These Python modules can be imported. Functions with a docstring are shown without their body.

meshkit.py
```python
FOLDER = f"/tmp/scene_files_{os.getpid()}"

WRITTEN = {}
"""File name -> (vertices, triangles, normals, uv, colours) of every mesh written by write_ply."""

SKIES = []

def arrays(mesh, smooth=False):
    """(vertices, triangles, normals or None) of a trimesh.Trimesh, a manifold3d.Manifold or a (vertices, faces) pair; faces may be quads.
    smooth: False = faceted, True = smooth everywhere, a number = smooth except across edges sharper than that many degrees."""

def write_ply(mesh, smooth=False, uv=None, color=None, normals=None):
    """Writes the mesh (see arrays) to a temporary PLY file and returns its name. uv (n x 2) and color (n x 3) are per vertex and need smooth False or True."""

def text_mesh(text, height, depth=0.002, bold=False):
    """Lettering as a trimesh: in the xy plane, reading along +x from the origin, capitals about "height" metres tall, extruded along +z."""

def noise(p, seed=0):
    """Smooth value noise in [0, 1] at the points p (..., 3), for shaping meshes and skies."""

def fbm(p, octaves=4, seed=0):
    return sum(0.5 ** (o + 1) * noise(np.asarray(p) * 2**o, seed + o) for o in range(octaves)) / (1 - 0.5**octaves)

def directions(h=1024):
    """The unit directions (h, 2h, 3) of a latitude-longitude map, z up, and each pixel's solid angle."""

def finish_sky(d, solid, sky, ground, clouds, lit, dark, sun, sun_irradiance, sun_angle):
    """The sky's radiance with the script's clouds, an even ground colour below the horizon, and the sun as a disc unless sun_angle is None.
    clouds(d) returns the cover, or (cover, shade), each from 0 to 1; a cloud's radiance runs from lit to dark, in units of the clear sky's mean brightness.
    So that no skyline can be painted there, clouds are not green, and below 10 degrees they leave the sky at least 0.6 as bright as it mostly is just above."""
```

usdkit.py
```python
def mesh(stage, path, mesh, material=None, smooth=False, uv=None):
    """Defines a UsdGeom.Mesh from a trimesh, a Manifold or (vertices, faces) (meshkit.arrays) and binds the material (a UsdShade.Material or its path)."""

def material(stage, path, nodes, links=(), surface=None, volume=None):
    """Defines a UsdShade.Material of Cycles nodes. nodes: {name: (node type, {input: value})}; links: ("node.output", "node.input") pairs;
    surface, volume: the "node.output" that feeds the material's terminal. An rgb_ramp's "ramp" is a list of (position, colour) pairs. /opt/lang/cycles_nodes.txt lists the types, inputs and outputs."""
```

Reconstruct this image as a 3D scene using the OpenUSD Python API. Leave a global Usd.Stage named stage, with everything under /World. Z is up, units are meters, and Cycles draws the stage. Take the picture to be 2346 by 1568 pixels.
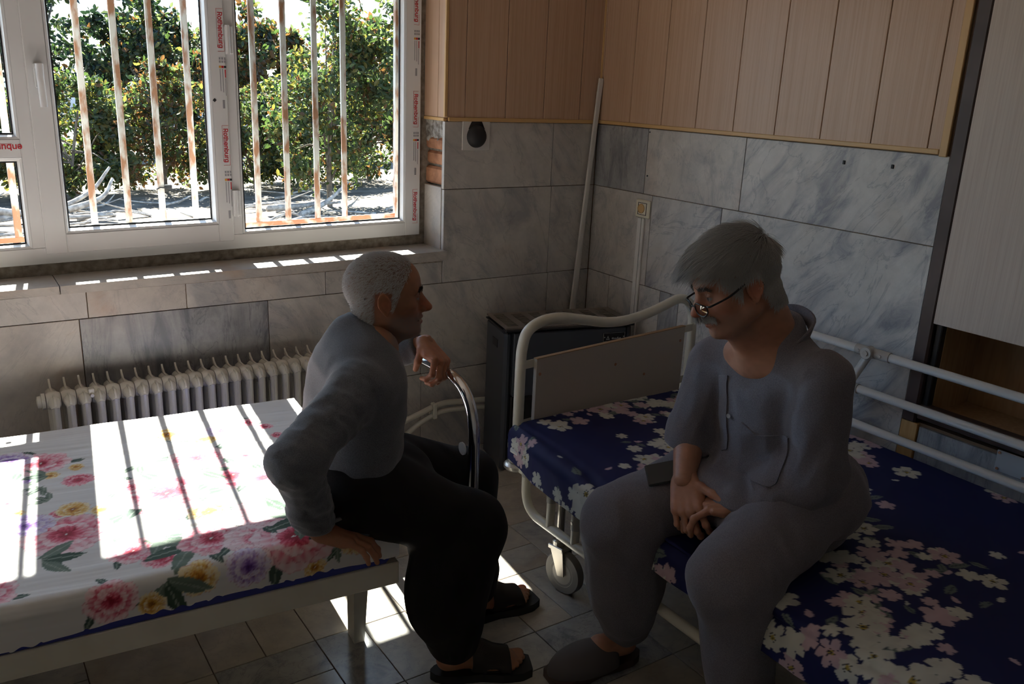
import math, numpy as np, trimesh, usdkit, meshkit
from pxr import Usd, UsdGeom, UsdLux, UsdShade, Gf, Sdf, Vt
from scipy.spatial import cKDTree

stage = Usd.Stage.CreateInMemory()
UsdGeom.SetStageUpAxis(stage, UsdGeom.Tokens.z)
UsdGeom.SetStageMetersPerUnit(stage, 1.0)
UsdGeom.Xform.Define(stage, '/World')
V3 = lambda *a: np.array(a, float)

# ------------------------------------------------------------------ camera
EYE = V3(-2.5755, -3.1527, 1.6240)
CAM_R = np.array([[0.8323039, -0.1249915, 0.5400438], [-0.5527356, -0.2607354, 0.7915178], [0.0418756, -0.9572848, -0.2860983]])          # columns: right, down, forward
cam = UsdGeom.Camera.Define(stage, '/World/camera')
cam.CreateHorizontalApertureAttr(36.0)
cam.CreateFocalLengthAttr(1957.606 / 2346 * 36.0)
cam.CreateExposureAttr(0.32)
cam.CreateClippingRangeAttr((0.05, 500.0))
_m = np.eye(4)
_m[:3, 0], _m[:3, 1], _m[:3, 2], _m[:3, 3] = CAM_R[:, 0], -CAM_R[:, 1], -CAM_R[:, 2], EYE
cam.AddTransformOp().Set(Gf.Matrix4d(*_m.T.ravel().tolist()))

# ------------------------------------------------------------------ sky and sun
SKY_STRENGTH, SUN_STRENGTH = 0.20, 7.0
SUN_DIR = V3(-.115, -1, -1.13)
sky = UsdLux.DomeLight.Define(stage, '/World/sky_light')
sky.CreateIntensityAttr(1.0)
_sm = usdkit.material(stage, '/World/Looks/sky', {
    "s": ("sky_texture", {"sky_type": "multiple_scattering", "sun_disc": False, "sun_elevation": math.radians(48.4), "sun_rotation": math.radians(6.6), "aerosol_density": 2.0}),
    "b": ("background_shader", {"strength": SKY_STRENGTH})}, [("s.color", "b.color")], surface="b.background")
UsdShade.MaterialBindingAPI.Apply(sky.GetPrim()).Bind(_sm)
sun = UsdLux.DistantLight.Define(stage, '/World/sun')
sun.CreateIntensityAttr(SUN_STRENGTH)
sun.CreateAngleAttr(0.53)
sun.CreateNormalizeAttr(True)
sun.CreateColorAttr(Gf.Vec3f(1.0, 0.95, 0.87))
_d = SUN_DIR / np.linalg.norm(SUN_DIR)
_x = np.cross([0, 0, 1], -_d); _x /= np.linalg.norm(_x)
_m = np.eye(4); _m[:3, 0], _m[:3, 1], _m[:3, 2] = _x, np.cross(-_d, _x), -_d
sun.AddTransformOp().Set(Gf.Matrix4d(*_m.T.ravel().tolist()))

# ------------------------------------------------------------------ helpers
_used = {}
def numbered(parent, name):
    k = (parent, name)
    _used[k] = _used.get(k, -1) + 1
    return f"{parent}/{name}" + (f"_{_used[k]:03d}" if _used[k] else "")

ORIGIN = {}
def tag(prim, label=None, cat=None, group=None, kind=None):
    for k, v in (("label", label), ("category", cat), ("group", group), ("kind", kind)):
        if v: prim.SetCustomDataByKey(k, v)
    return prim

def thing(name, label, cat, loc=(0, 0, 0), group=None, kind=None):
    path = numbered('/World', name)
    x = UsdGeom.Xform.Define(stage, path)
    x.AddTranslateOp().Set(Gf.Vec3d(*map(float, loc)))
    ORIGIN[path] = np.array(loc, float)
    tag(x.GetPrim(), label, cat, group, kind)
    return path

def asm(m):
    if isinstance(m, (list,)):
        m = cat(m)
    if hasattr(m, 'to_mesh'):
        q = m.to_mesh(); return trimesh.Trimesh(q.vert_properties[:, :3], q.tri_verts, process=False)
    if isinstance(m, tuple):
        f = np.asarray(m[1])
        if f.shape[1] == 4: f = np.vstack([f[:, [0, 1, 2]], f[:, [0, 2, 3]]])
        return trimesh.Trimesh(np.asarray(m[0], float), f, process=False)
    return m

def cat(ms):
    return trimesh.util.concatenate([asm(m) for m in ms])

def part(parent, name, m, mat, smooth=35, label=None, kind=None, col=None):
    """A mesh given in world coordinates, written relative to its thing's base."""
    m = asm(m)
    root = '/'.join(parent.split('/')[:3])
    o = ORIGIN.get(root, np.zeros(3))
    path = numbered(parent, name)
    mm = trimesh.Trimesh(m.vertices - o, m.faces, process=False)
    p = usdkit.mesh(stage, path, mm, MAT[mat], smooth=True if col is not None else smooth)
    if col is not None:
        UsdGeom.PrimvarsAPI(p).CreatePrimvar('col', Sdf.ValueTypeNames.Color3fArray, 'vertex').Set(Vt.Vec3fArray.FromNumpy(np.asarray(col, np.float32)))
    tag(p.GetPrim(), label, None, None, kind)
    return path

def single(name, m, mat, label, category, group=None, smooth=35, kind=None, col=None):
    p = part('/World', name, m, mat, smooth, None, kind, col)
    tag(stage.GetPrimAtPath(p), label, category, group)
    return p

def copy_of(src, loc, label, group=None):
    """A copy of a thing with its parts, referencing the first one."""
    name = src.split('/')[2]
    a = stage.GetPrimAtPath(src)
    cd = a.GetCustomData()
    path = numbered('/World', name)
    x = UsdGeom.Xform.Define(stage, path)
    x.GetPrim().GetReferences().AddInternalReference(src)
    x.GetPrim().SetInstanceable(True)
    x.ClearXformOpOrder()
    UsdGeom.XformCommonAPI(x).SetTranslate(Gf.Vec3d(*map(float, loc)))
    tag(x.GetPrim(), label, cd.get('category'), group or cd.get('group'))
    return path

def box(x0, x1, y0, y1, z0, z1, bevel=0.0):
    x0, x1 = min(x0, x1), max(x0, x1); y0, y1 = min(y0, y1), max(y0, y1); z0, z1 = min(z0, z1), max(z0, z1)
    if bevel <= 0:
        b = trimesh.creation.box([x1 - x0, y1 - y0, z1 - z0]); b.apply_translation([(x0 + x1) / 2, (y0 + y1) / 2, (z0 + z1) / 2]); return b
    e = min(bevel, (x1 - x0) * .45, (y1 - y0) * .45, (z1 - z0) * .45)
    P = []
    for sx, X in ((1, x0), (-1, x1)):
        for sy, Y in ((1, y0), (-1, y1)):
            for sz, Z in ((1, z0), (-1, z1)):
                P += [(X, Y + sy * e, Z + sz * e), (X + sx * e, Y, Z + sz * e), (X + sx * e, Y + sy * e, Z)]
    return trimesh.Trimesh(np.array(P)).convex_hull

def hull(P):
    return trimesh.Trimesh(np.asarray(P, float)).convex_hull

def place(m, R=None, t=(0, 0, 0)):
    M = np.eye(4)
    if R is not None: M[:3, :3] = R
    M[:3, 3] = t
    m = asm(m).copy(); m.apply_transform(M); return m

def frame_from(d, up=(0, 0, 1)):
    d = np.array(d, float); d /= np.linalg.norm(d)
    s = np.cross(up, d)
    if np.linalg.norm(s) < 1e-6: s = np.cross((1, 0, 0), d)
    s /= np.linalg.norm(s)
    return s, np.cross(d, s), d

def smooth_path(P, n=8):
    """Catmull-Rom through the points."""
    P = np.asarray(P, float); Q = np.vstack([2 * P[0] - P[1], P, 2 * P[-1] - P[-2]])
    out = []
    for i in range(1, len(Q) - 2):
        a, b, c, d = Q[i - 1:i + 3]
        for t in np.linspace(0, 1, n, endpoint=False):
            out.append(.5 * ((2 * b) + (-a + c) * t + (2 * a - 5 * b + 4 * c - d) * t * t + (-a + 3 * b - 3 * c + d) * t ** 3))
    out.append(P[-1]); return np.array(out)

def fillet_path(P, r, n=6):
    """A polyline with its corners rounded to radius r."""
    P = np.asarray(P, float); out = [P[0]]
    for i in range(1, len(P) - 1):
        a, b, c = P[i - 1], P[i], P[i + 1]
        u, v = (a - b), (c - b)
        lu, lv = np.linalg.norm(u), np.linalg.norm(v); u, v = u / lu, v / lv
        ang = math.acos(np.clip(u @ v, -1, 1))
        if math.pi - ang < 1e-3: out.append(b); continue
        t = min(r / math.tan(ang / 2), lu * .49, lv * .49)
        for s in np.linspace(0, 1, n + 1):
            out.append((1 - s) ** 2 * (b + u * t) + 2 * s * (1 - s) * b + s * s * (b + v * t))
    out.append(P[-1]); return np.array(out)

def tube(P, r, n=12, caps=True):
    P = np.asarray(P, float); k = len(P)
    r = np.broadcast_to(np.asarray(r, float), (k,))
    T = np.gradient(P, axis=0); T /= np.maximum(np.linalg.norm(T, axis=1, keepdims=True), 1e-12)
    s, u, _ = frame_from(T[0], (0, 0, 1) if abs(T[0][2]) < .95 else (0, 1, 0))
    ang = np.linspace(0, 2 * np.pi, n, endpoint=False)
    V = []
    for i in range(k):
        s = s - T[i] * (s @ T[i]); s /= np.linalg.norm(s); u = np.cross(T[i], s)
        V.append(P[i] + r[i] * (np.cos(ang)[:, None] * s + np.sin(ang)[:, None] * u))
    V = np.vstack(V); F = []
    for i in range(k - 1):
        for j in range(n):
            a, b = i * n + j, i * n + (j + 1) % n
            F += [(a, b, b + n), (a, b + n, a + n)]
    if caps:
        V = np.vstack([V, P[0], P[-1]])
        for j in range(n):
            F += [(k * n, (j + 1) % n, j), (k * n + 1, (k - 1) * n + j, (k - 1) * n + (j + 1) % n)]
    return trimesh.Trimesh(V, np.array(F), process=False)

def cyl(a, b, r, n=20):
    return tube([a, b], r, n)

def disc(c, d, r, h, n=28, bevel=0.0):
    c, d = np.array(c, float), np.array(d, float) / np.linalg.norm(d)
    if bevel:
        prof = [(r - bevel, -h / 2), (r, -h / 2 + bevel), (r, h / 2 - bevel), (r - bevel, h / 2)]
    else:
        prof = [(r, -h / 2), (r, h / 2)]
    return lathe(prof, c, d, n)

def lathe(prof, c, d, n=28):
    """prof: (radius, height) pairs about the axis d through c, closed at both ends."""
    s, u, d = frame_from(d)
    ang = np.linspace(0, 2 * np.pi, n, endpoint=False)
    V = np.vstack([np.array(c) + h * d + r * (np.cos(ang)[:, None] * s + np.sin(ang)[:, None] * u) for r, h in prof])
    k = len(prof); F = []
    for i in range(k - 1):
        for j in range(n):
            a, b = i * n + j, i * n + (j + 1) % n
            F += [(a, b, b + n), (a, b + n, a + n)]
    V = np.vstack([V, np.array(c) + prof[0][1] * d, np.array(c) + prof[-1][1] * d])
    for j in range(n):
        F += [(k * n, (j + 1) % n, j), (k * n + 1, (k - 1) * n + j, (k - 1) * n + (j + 1) % n)]
    return trimesh.Trimesh(V, np.array(F), process=False)

def grid_mesh(V):
    """V (a, b, 3) -> triangles."""
    a, b = V.shape[:2]
    i = np.arange(a * b).reshape(a, b)
    q = np.stack([i[:-1, :-1], i[1:, :-1], i[1:, 1:], i[:-1, 1:]], -1).reshape(-1, 4)
    return trimesh.Trimesh(V.reshape(-1, 3), np.vstack([q[:, [0, 1, 2]], q[:, [0, 2, 3]]]), process=False)

def noise(p, s=0): return meshkit.noise(p, s)
def fbm(p, o=4, s=0): return meshkit.fbm(p, o, s)

# ------------------------------------------------------------------ materials
MAT = {}
def mat(name, nodes, links, surface="p.BSDF"):
    MAT[name] = usdkit.material(stage, f'/World/Looks/{name}', nodes, links, surface=surface)

def plain(name, color, rough=.5, metal=0.0, spec=.5, bump=None, coat=0.0, **kw):
    n = {"p": ("principled_bsdf", {"base_color": color, "roughness": rough, "metallic": metal, "specular_ior_level": spec, "coat_weight": coat, **kw})}
    l = []
    if bump:
        sc, st = bump
        n |= {"g": ("geometry", {}), "n": ("noise_texture", {"scale": sc, "detail": 4.0}), "b": ("bump", {"strength": st, "distance": .002})}
        l += [("g.position", "n.vector"), ("n.fac", "b.height"), ("b.normal", "p.normal")]
    mat(name, n, l)

def mottled(name, c1, c2, scale, rough=.5, lo=.4, hi=.6, bump=0.0, detail=4.0, stretch=(1, 1, 1), metal=0.0, spec=.5, dist=0.0, space="position"):
    n = {"g": ("geometry", {}), "m": ("mapping", {"scale": stretch}), "n": ("noise_texture", {"scale": scale, "detail": detail, "distortion": dist}),
         "r": ("rgb_ramp", {"ramp": [(lo, c1), (hi, c2)]}), "p": ("principled_bsdf", {"roughness": rough, "metallic": metal, "specular_ior_level": spec})}
    l = [("g.position", "m.vector"), ("m.vector", "n.vector"), ("n.fac", "r.fac"), ("r.color", "p.base_color")]
    if bump:
        n["b"] = ("bump", {"strength": bump, "distance": .003}); l += [("n.fac", "b.height"), ("b.normal", "p.normal")]
    mat(name, n, l)

def painted(name, rough=.7, bump=None, sheen=0.0, spec=.4, extra=None):
    """Colour from the mesh's own primvar (flat prints, skin tones)."""
    n = {"a": ("attribute", {"attribute": "col"}), "p": ("principled_bsdf", {"roughness": rough, "sheen_weight": sheen, "specular_ior_level": spec, **(extra or {})})}
    l = [("a.color", "p.base_color")]
    if bump:
        sc, st = bump
        n |= {"g": ("geometry", {}), "n": ("noise_texture", {"scale": sc, "detail": 3.0}), "b": ("bump", {"strength": st, "distance": .001})}
        l += [("g.position", "n.vector"), ("n.fac", "b.height"), ("b.normal", "p.normal")]
    mat(name, n, l)

def marble(name, base, vein, stain, angle, rough=.28, vein_amt=.55, stain_amt=.35, stretch=2.6, scale=3.0, cloud=.25):
    """Slabs of one quarry: cloudy white, slanted grey veins, rusty stains; every slab gets its own cut."""
    n = {"g": ("geometry", {}), "oi": ("object_info", {}), "w": ("white_noise_texture", {"dimensions": "1D"}),
         "o": ("mix", {"mix_type": "multiply", "fac": 1.0, "color2": (37, 53, 71)}),
         "ad": ("mix", {"mix_type": "add", "fac": 1.0}),
         "m": ("mapping", {"rotation": angle, "scale": (1.0, 1.0, 1.0)}),
         "m2": ("mapping", {"scale": (stretch, stretch, 1.0)}),
         "n1": ("noise_texture", {"scale": scale, "detail": 7.0, "roughness": .62, "distortion": .8}),
         "r1": ("rgb_ramp", {"ramp": [(0.0, (0, 0, 0)), (.43, (0, 0, 0)), (.52, (.25, .25, .25)), (.66, (1, 1, 1)), (1, (1, 1, 1))]}),
         "n2": ("noise_texture", {"scale": 2.3, "detail": 5.0, "roughness": .55, "distortion": 1.5}),
         "r2": ("rgb_ramp", {"ramp": [(0, (0, 0, 0)), (.56, (0, 0, 0)), (.74, (1, 1, 1)), (1, (1, 1, 1))]}),
         "n3": ("noise_texture", {"scale": 9.0, "detail": 6.0, "roughness": .7}),
         "r3": ("rgb_ramp", {"ramp": [(0.3, tuple(np.array(base) * (1 - cloud))), (.7, base)]}),
         "n4": ("noise_texture", {"scale": 1.6, "detail": 6.0, "roughness": .6, "distortion": 2.2}),
         "r4": ("rgb_ramp", {"ramp": [(0, (0, 0, 0)), (.485, (0, 0, 0)), (.5, (1, 1, 1)), (.515, (0, 0, 0)), (1, (0, 0, 0))]}),
         "k1": ("math", {"math_type": "multiply", "value2": vein_amt}), "k2": ("math", {"math_type": "multiply", "value2": stain_amt}),
         "k4": ("math", {"math_type": "multiply", "value2": vein_amt * .55}),
         "x1": ("mix", {"mix_type": "mix", "color2": vein}), "x2": ("mix", {"mix_type": "mix", "color2": stain}), "x4": ("mix", {"mix_type": "mix", "color2": tuple(np.array(vein) * .8)}),
         "p": ("principled_bsdf", {"roughness": rough, "specular_ior_level": .45})}
    l = [("oi.random", "w.w"), ("w.color", "o.color1"), ("g.position", "ad.color1"), ("o.color", "ad.color2"),
         ("ad.color", "m.vector"), ("m.vector", "m2.vector"), ("m2.vector", "n1.vector"), ("n1.fac", "r1.fac"), ("ad.color", "n2.vector"), ("n2.fac", "r2.fac"),
         ("ad.color", "n3.vector"), ("n3.fac", "r3.fac"), ("m2.vector", "n4.vector"), ("n4.fac", "r4.fac"),
         ("r1.color", "k1.value1"), ("r2.color", "k2.value1"), ("r4.color", "k4.value1"), ("r3.color", "x1.color1"), ("k1.value", "x1.fac"),
         ("x1.color", "x4.color1"), ("k4.value", "x4.fac"), ("x4.color", "x2.color1"), ("k2.value", "x2.fac"), ("x2.color", "p.base_color")]
    mat(name, n, l)

WB, GV, ST = (.63, .585, .54), (.20, .21, .24), (.50, .27, .12)
marble('marble_wall', WB, GV, ST, (0, math.radians(35), 0), vein_amt=.5, stain_amt=.18)
marble('marble_rusty', (.60, .54, .48), (.30, .27, .27), (.42, .19, .08), (0, math.radians(-30), 0), vein_amt=.4, stain_amt=.6)
marble('marble_grey', (.46, .45, .45), (.15, .155, .175), ST, (0, 0, 0), vein_amt=.9, stain_amt=.12, stretch=4.0, cloud=.4)
marble('marble_right', (.62, .59, .56), (.17, .18, .22), (.52, .36, .2), (math.radians(-38), 0, 0), vein_amt=.75, stain_amt=.2, scale=4.0)
marble('marble_sill', (.55, .50, .45), (.25, .24, .25), (.45, .28, .16), (0, math.radians(80), 0), vein_amt=.4, stain_amt=.5, rough=.35)
marble('marble_floor', (.50, .47, .43), (.21, .22, .24), (.42, .26, .13), (0, 0, math.radians(30)), vein_amt=.5, stain_amt=.3, rough=.22)
marble('marble_floor_warm', (.52, .46, .39), (.26, .25, .25), (.42, .25, .12), (0, 0, math.radians(-20)), vein_amt=.35, stain_amt=.4, rough=.22)
marble('marble_floor_grey', (.43, .42, .41), (.15, .155, .18), (.4, .26, .14), (0, 0, math.radians(70)), vein_amt=.8, stain_amt=.15, rough=.22, stretch=4)
plain('grout', (.20, .125, .075), .9)
plain('grout_floor', (.13, .09, .065), .9)
plain('plaster', (.70, .66, .60), .85)
plain('ceiling_paint', (.78, .75, .70), .9)
mat('panel', {"g": ("geometry", {}), "m": ("mapping", {"scale": (140.0, 140.0, 2.0)}), "n": ("noise_texture", {"scale": 1.0, "detail": 3.0, "roughness": .6}),
              "r": ("rgb_ramp", {"ramp": [(.3, (.50, .315, .20)), (.55, (.57, .37, .25)), (.8, (.60, .40, .28))]}),
              "p": ("principled_bsdf", {"roughness": .32, "specular_ior_level": .5})},
    [("g.position", "m.vector"), ("m.vector", "n.vector"), ("n.fac", "r.fac"), ("r.color", "p.base_color")])
mat('door_laminate', {"g": ("geometry", {}), "m": ("mapping", {"scale": (160.0, 160.0, 3.0)}), "n": ("noise_texture", {"scale": 1.0, "detail": 4.0, "roughness": .6}),
              "r": ("rgb_ramp", {"ramp": [(.3, (.48, .375, .315)), (.55, (.55, .45, .385)), (.8, (.59, .49, .42))]}),
              "p": ("principled_bsdf", {"roughness": .4, "specular_ior_level": .45})},
    [("g.position", "m.vector"), ("m.vector", "n.vector"), ("n.fac", "r.fac"), ("r.color", "p.base_color")])
plain('panel_groove', (.30, .14, .06), .7)
plain('panel_trim', (.62, .38, .16), .4)
plain('upvc', (.80, .80, .81), .28, spec=.5)
plain('gasket', (.015, .015, .018), .6)
plain('print_red', (.55, .02, .03), .5)
plain('print_grey', (.33, .33, .36), .6)
plain('print_black', (.03, .03, .035), .6)
plain('print_gold', (.75, .38, .04), .5)
plain('clear_tape', (.62, .61, .58), .15)
mottled('mortar', (.20, .165, .13), (.34, .30, .25), 40, .95, .35, .65, bump=.5)
mottled('rough_plaster', (.16, .14, .12), (.42, .40, .37), 55, .95, .35, .6, bump=1.0)
mottled('brick', (.30, .13, .07), (.55, .27, .15), 22, .9, .3, .7, bump=.6)
mottled('rusty_bar', (.40, .19, .10), (.72, .68, .62), 34, .6, .40, .56, bump=.2, stretch=(1, 1, .35), detail=8)
mottled('rusty_rail', (.55, .20, .10), (.74, .62, .52), 16, .6, .5, .65, bump=.2)
MAT['glass_pane'] = usdkit.material(stage, '/World/Looks/glass_pane', {
    "t": ("transparent_bsdf", {"color": (.93, .96, .95)}), "g": ("glossy_bsdf", {"color": (.9, .92, .95), "roughness": .01}), "f": ("fresnel", {"IOR": 1.5}), "ge": ("geometry", {}),
    "iv": ("math", {"math_type": "subtract", "value1": 1.0}), "ml": ("math", {"math_type": "multiply"}),
    "mx": ("mix_closure", {})}, [("ge.backfacing", "iv.value2"), ("f.fac", "ml.value1"), ("iv.value", "ml.value2"), ("ml.value", "mx.fac"), ("t.BSDF", "mx.closure1"), ("g.BSDF", "mx.closure2")], surface="mx.closure")
plain('radiator_enamel', (.66, .62, .54), .22, spec=.6)
plain('pipe_paint', (.62, .58, .50), .35)
plain('heater_steel', (.055, .062, .078), .38, spec=.5, coat=.1)
plain('heater_grille', (.20, .17, .145), .45)
plain('black_plastic', (.012, .012, .014), .4)
plain('chrome', (.72, .72, .74), .09, metal=1.0)
plain('steel_dull', (.52, .50, .47), .32, metal=1.0)
mottled('bed_enamel', (.64, .59, .48), (.70, .66, .56), 9, .3, .3, .6)
plain('bed_enamel_white', (.66, .65, .64), .32)
plain('grey_plastic', (.44, .42, .39), .45)
mottled('headboard_laminate', (.50, .43, .36), (.53, .46, .39), 260, .5, .35, .65)
plain('particle_edge', (.42, .25, .13), .8)
plain('rubber_grey', (.24, .23, .22), .6)
plain('rubber_black', (.02, .02, .022), .6)
plain('blue_vinyl', (.035, .05, .30), .35)
plain('socket_plastic', (.72, .66, .52), .4)
plain('white_plastic', (.70, .67, .63), .4)
plain('soot', (.02, .017, .015), .9)
mottled('brown_paint', (.055, .035, .032), (.075, .05, .047), 8, .35)
mottled('raw_wood', (.50, .27, .09), (.62, .37, .15), 30, .7, stretch=(1, 1, .1))
mottled('cabinet_wood', (.40, .24, .125), (.46, .29, .16), 18, .6, stretch=(4, 4, .4))
plain('zinc_plate', (.46, .46, .47), .45, metal=.3)
plain('leather_black', (.022, .016, .014), .5, spec=.4, bump=(300, .3))
plain('sole_black', (.012, .012, .013), .6)
# ================================================================== the room
def struct(name):
    p = numbered('/World', name)
    x = UsdGeom.Xform.Define(stage, p); ORIGIN[p] = np.zeros(3)
    tag(x.GetPrim(), kind='structure'); return p

RNG = np.random.default_rng(7)
G = .0013                                    # half a joint

# ---- floor: 30 cm cells of cut marble, some cells made of two strips
floor = struct('floor')
part(floor, 'screed', box(-5.2, 1.0, -5.0, .3, -.12, -.0035), 'grout_floor', False)
def tile_top(x0, x1, y0, y1, z0, z1, e=.0012):
    P = np.array([(x0, y0, z0), (x1, y0, z0), (x1, y1, z0), (x0, y1, z0), (x0, y0, z1 - e), (x1, y0, z1 - e), (x1, y1, z1 - e), (x0, y1, z1 - e),
                  (x0 + e, y0 + e, z1), (x1 - e, y0 + e, z1), (x1 - e, y1 - e, z1), (x0 + e, y1 - e, z1)])
    F = [(8, 9, 10, 11)] + [q for k in range(4) for q in ((k, (k + 1) % 4, 4 + (k + 1) % 4, 4 + k), (4 + k, 4 + (k + 1) % 4, 8 + (k + 1) % 4, 8 + k))]
    return (P, np.array(F))
FIXED = {(-4, -3): 'y', (-6, -3): 'n', (-7, -3): 'x', (-4, -4): 'x', (-6, -4): 'xr', (-7, -4): 'y', (-5, -4): 'n', (-5, -5): 'y', (-4, -5): 'n', (-6, -5): 'x', (-3, -3): 'n', (-5, -3): 'n'}
for i in range(-12, 0):
    for j in range(-10, 0):
        x0, y0 = -.89 + .3 * (i + 3), -.12 + .3 * (j + 1) - .3 + .0
        how = FIXED.get((i, j)) or RNG.choice(['n', 'x', 'y', 'n'])
        cells = {'n': [(0, 1, 0, 1)], 'x': [(0, .5, 0, 1), (.5, 1, 0, 1)], 'xr': [(0, .5, 0, 1), (.5, 1, 0, 1)], 'y': [(0, 1, 0, .5), (0, 1, .5, 1)]}[how]
        for a, b, c, d in cells:
            X0, X1, Y0, Y1 = x0 + .3 * a + G, min(x0 + .3 * b - G, .0), y0 + .3 * c + G, y0 + .3 * d - G
            if X1 - X0 < .02: continue
            m = RNG.choice(['marble_floor', 'marble_floor_warm', 'marble_floor_grey'], p=[.45, .4, .15])
            part(floor, 'floor_tile', tile_top(X0, X1, Y0, Y1, -.02, float(RNG.uniform(-.0004, .0003))), str(m), False)
part(floor, 'floor_tile', box(-4.489, 0, -.119, .0, -.02, 0), 'marble_floor', False)
part(floor, 'floor_tile', box(-5.2, -4.492, -5, .0, -.02, 0), 'marble_floor', False)
part(floor, 'floor_tile', box(-4.489, 0, -5, -3.124, -.02, 0), 'marble_floor_warm', False)

# ---- wall with the window
X_L, X_R, Z_S, Z_H = -3.05, -.77, .895, 2.36
wl = struct('wall_left')
part(wl, 'masonry', cat([box(X_R, .25, .006, .37, 0, 3.0), box(-3.72, X_L, .006, .37, 0, 3.0), box(-5.4, -5.0, .006, .37, 0, 3.0), box(-5.0, -3.72, .006, .37, 0, .95), box(-5.0, -3.72, .006, .37, 2.3, 3.0), box(X_L, X_R, .006, .37, 0, Z_S), box(X_L, X_R, .006, .37, Z_H, 3.0)]), 'grout', False)
def wslab(x0, x1, z0, z1, m='marble_wall', name='marble_slab'):
    part(wl, name, box(x0 + G, x1 - G, 0, .02, z0 + G, z1 - G, .0012), m, False)
for z0, z1, xs, ms in (
        (0, .4, (-3.4, -2.9, -2.2, -1.5, -.9, -.3, 0), 'wgwwwg'),
        (.4, .8, (-3.6, -3.0, -2.22, -1.565, -.903, -.24, 0), 'wrgwww'),
        (.8, .8975, (-3.5, -2.9, -2.19, -1.863, -1.331, -.803), 'wwrww'),
        (.8, 1.2, (-.803, -.245, 0), 'ww'), (1.2, 1.478, (-.805, -.25, 0), 'ww')):
    for a, b, m in zip(xs[:-1], xs[1:], ms):
        wslab(a, b, z0, z1, {'w': 'marble_wall', 'r': 'marble_rusty', 'g': 'marble_grey'}[m])
wslab(-5.2, -3.72, .4, .95, 'marble_wall'); wslab(-5.2, -3.4, 0, .4, 'marble_wall'); wslab(-3.72, -3.6, .4, 1.478, 'marble_wall'); wslab(-5.2, -5.0, .95, 1.478, 'marble_wall')
ZP = 1.478
for k, (a, b) in enumerate(zip((-.805, -.711, -.512, -.313, -.114), (-.711, -.512, -.313, -.114, -.004))):
    part(wl, 'wall_panel', box(a + .0012, b - .0012, -.004, .008, ZP + .014, 3.0, .0018), 'panel', False)
part(wl, 'wall_panel', box(-3.72, -3.08, -.004, .008, ZP, 3.0, .0018), 'panel', False)
part(wl, 'wall_panel', box(-5.2, -3.72, -.004, .008, 2.3, 3.0, .0018), 'panel', False)
part(wl, 'wall_panel', box(-5.2, -5.0, -.004, .008, ZP, 2.3, .0018), 'panel', False)
part(wl, 'wall_panel', box(-3.08, -.805, -.004, .008, Z_H, 3.0, .0018), 'panel', False)
part(wl, 'panel_backing', box(-.79, -.002, .002, .0058, ZP + .01, 2.999), 'panel_groove', False)
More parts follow.
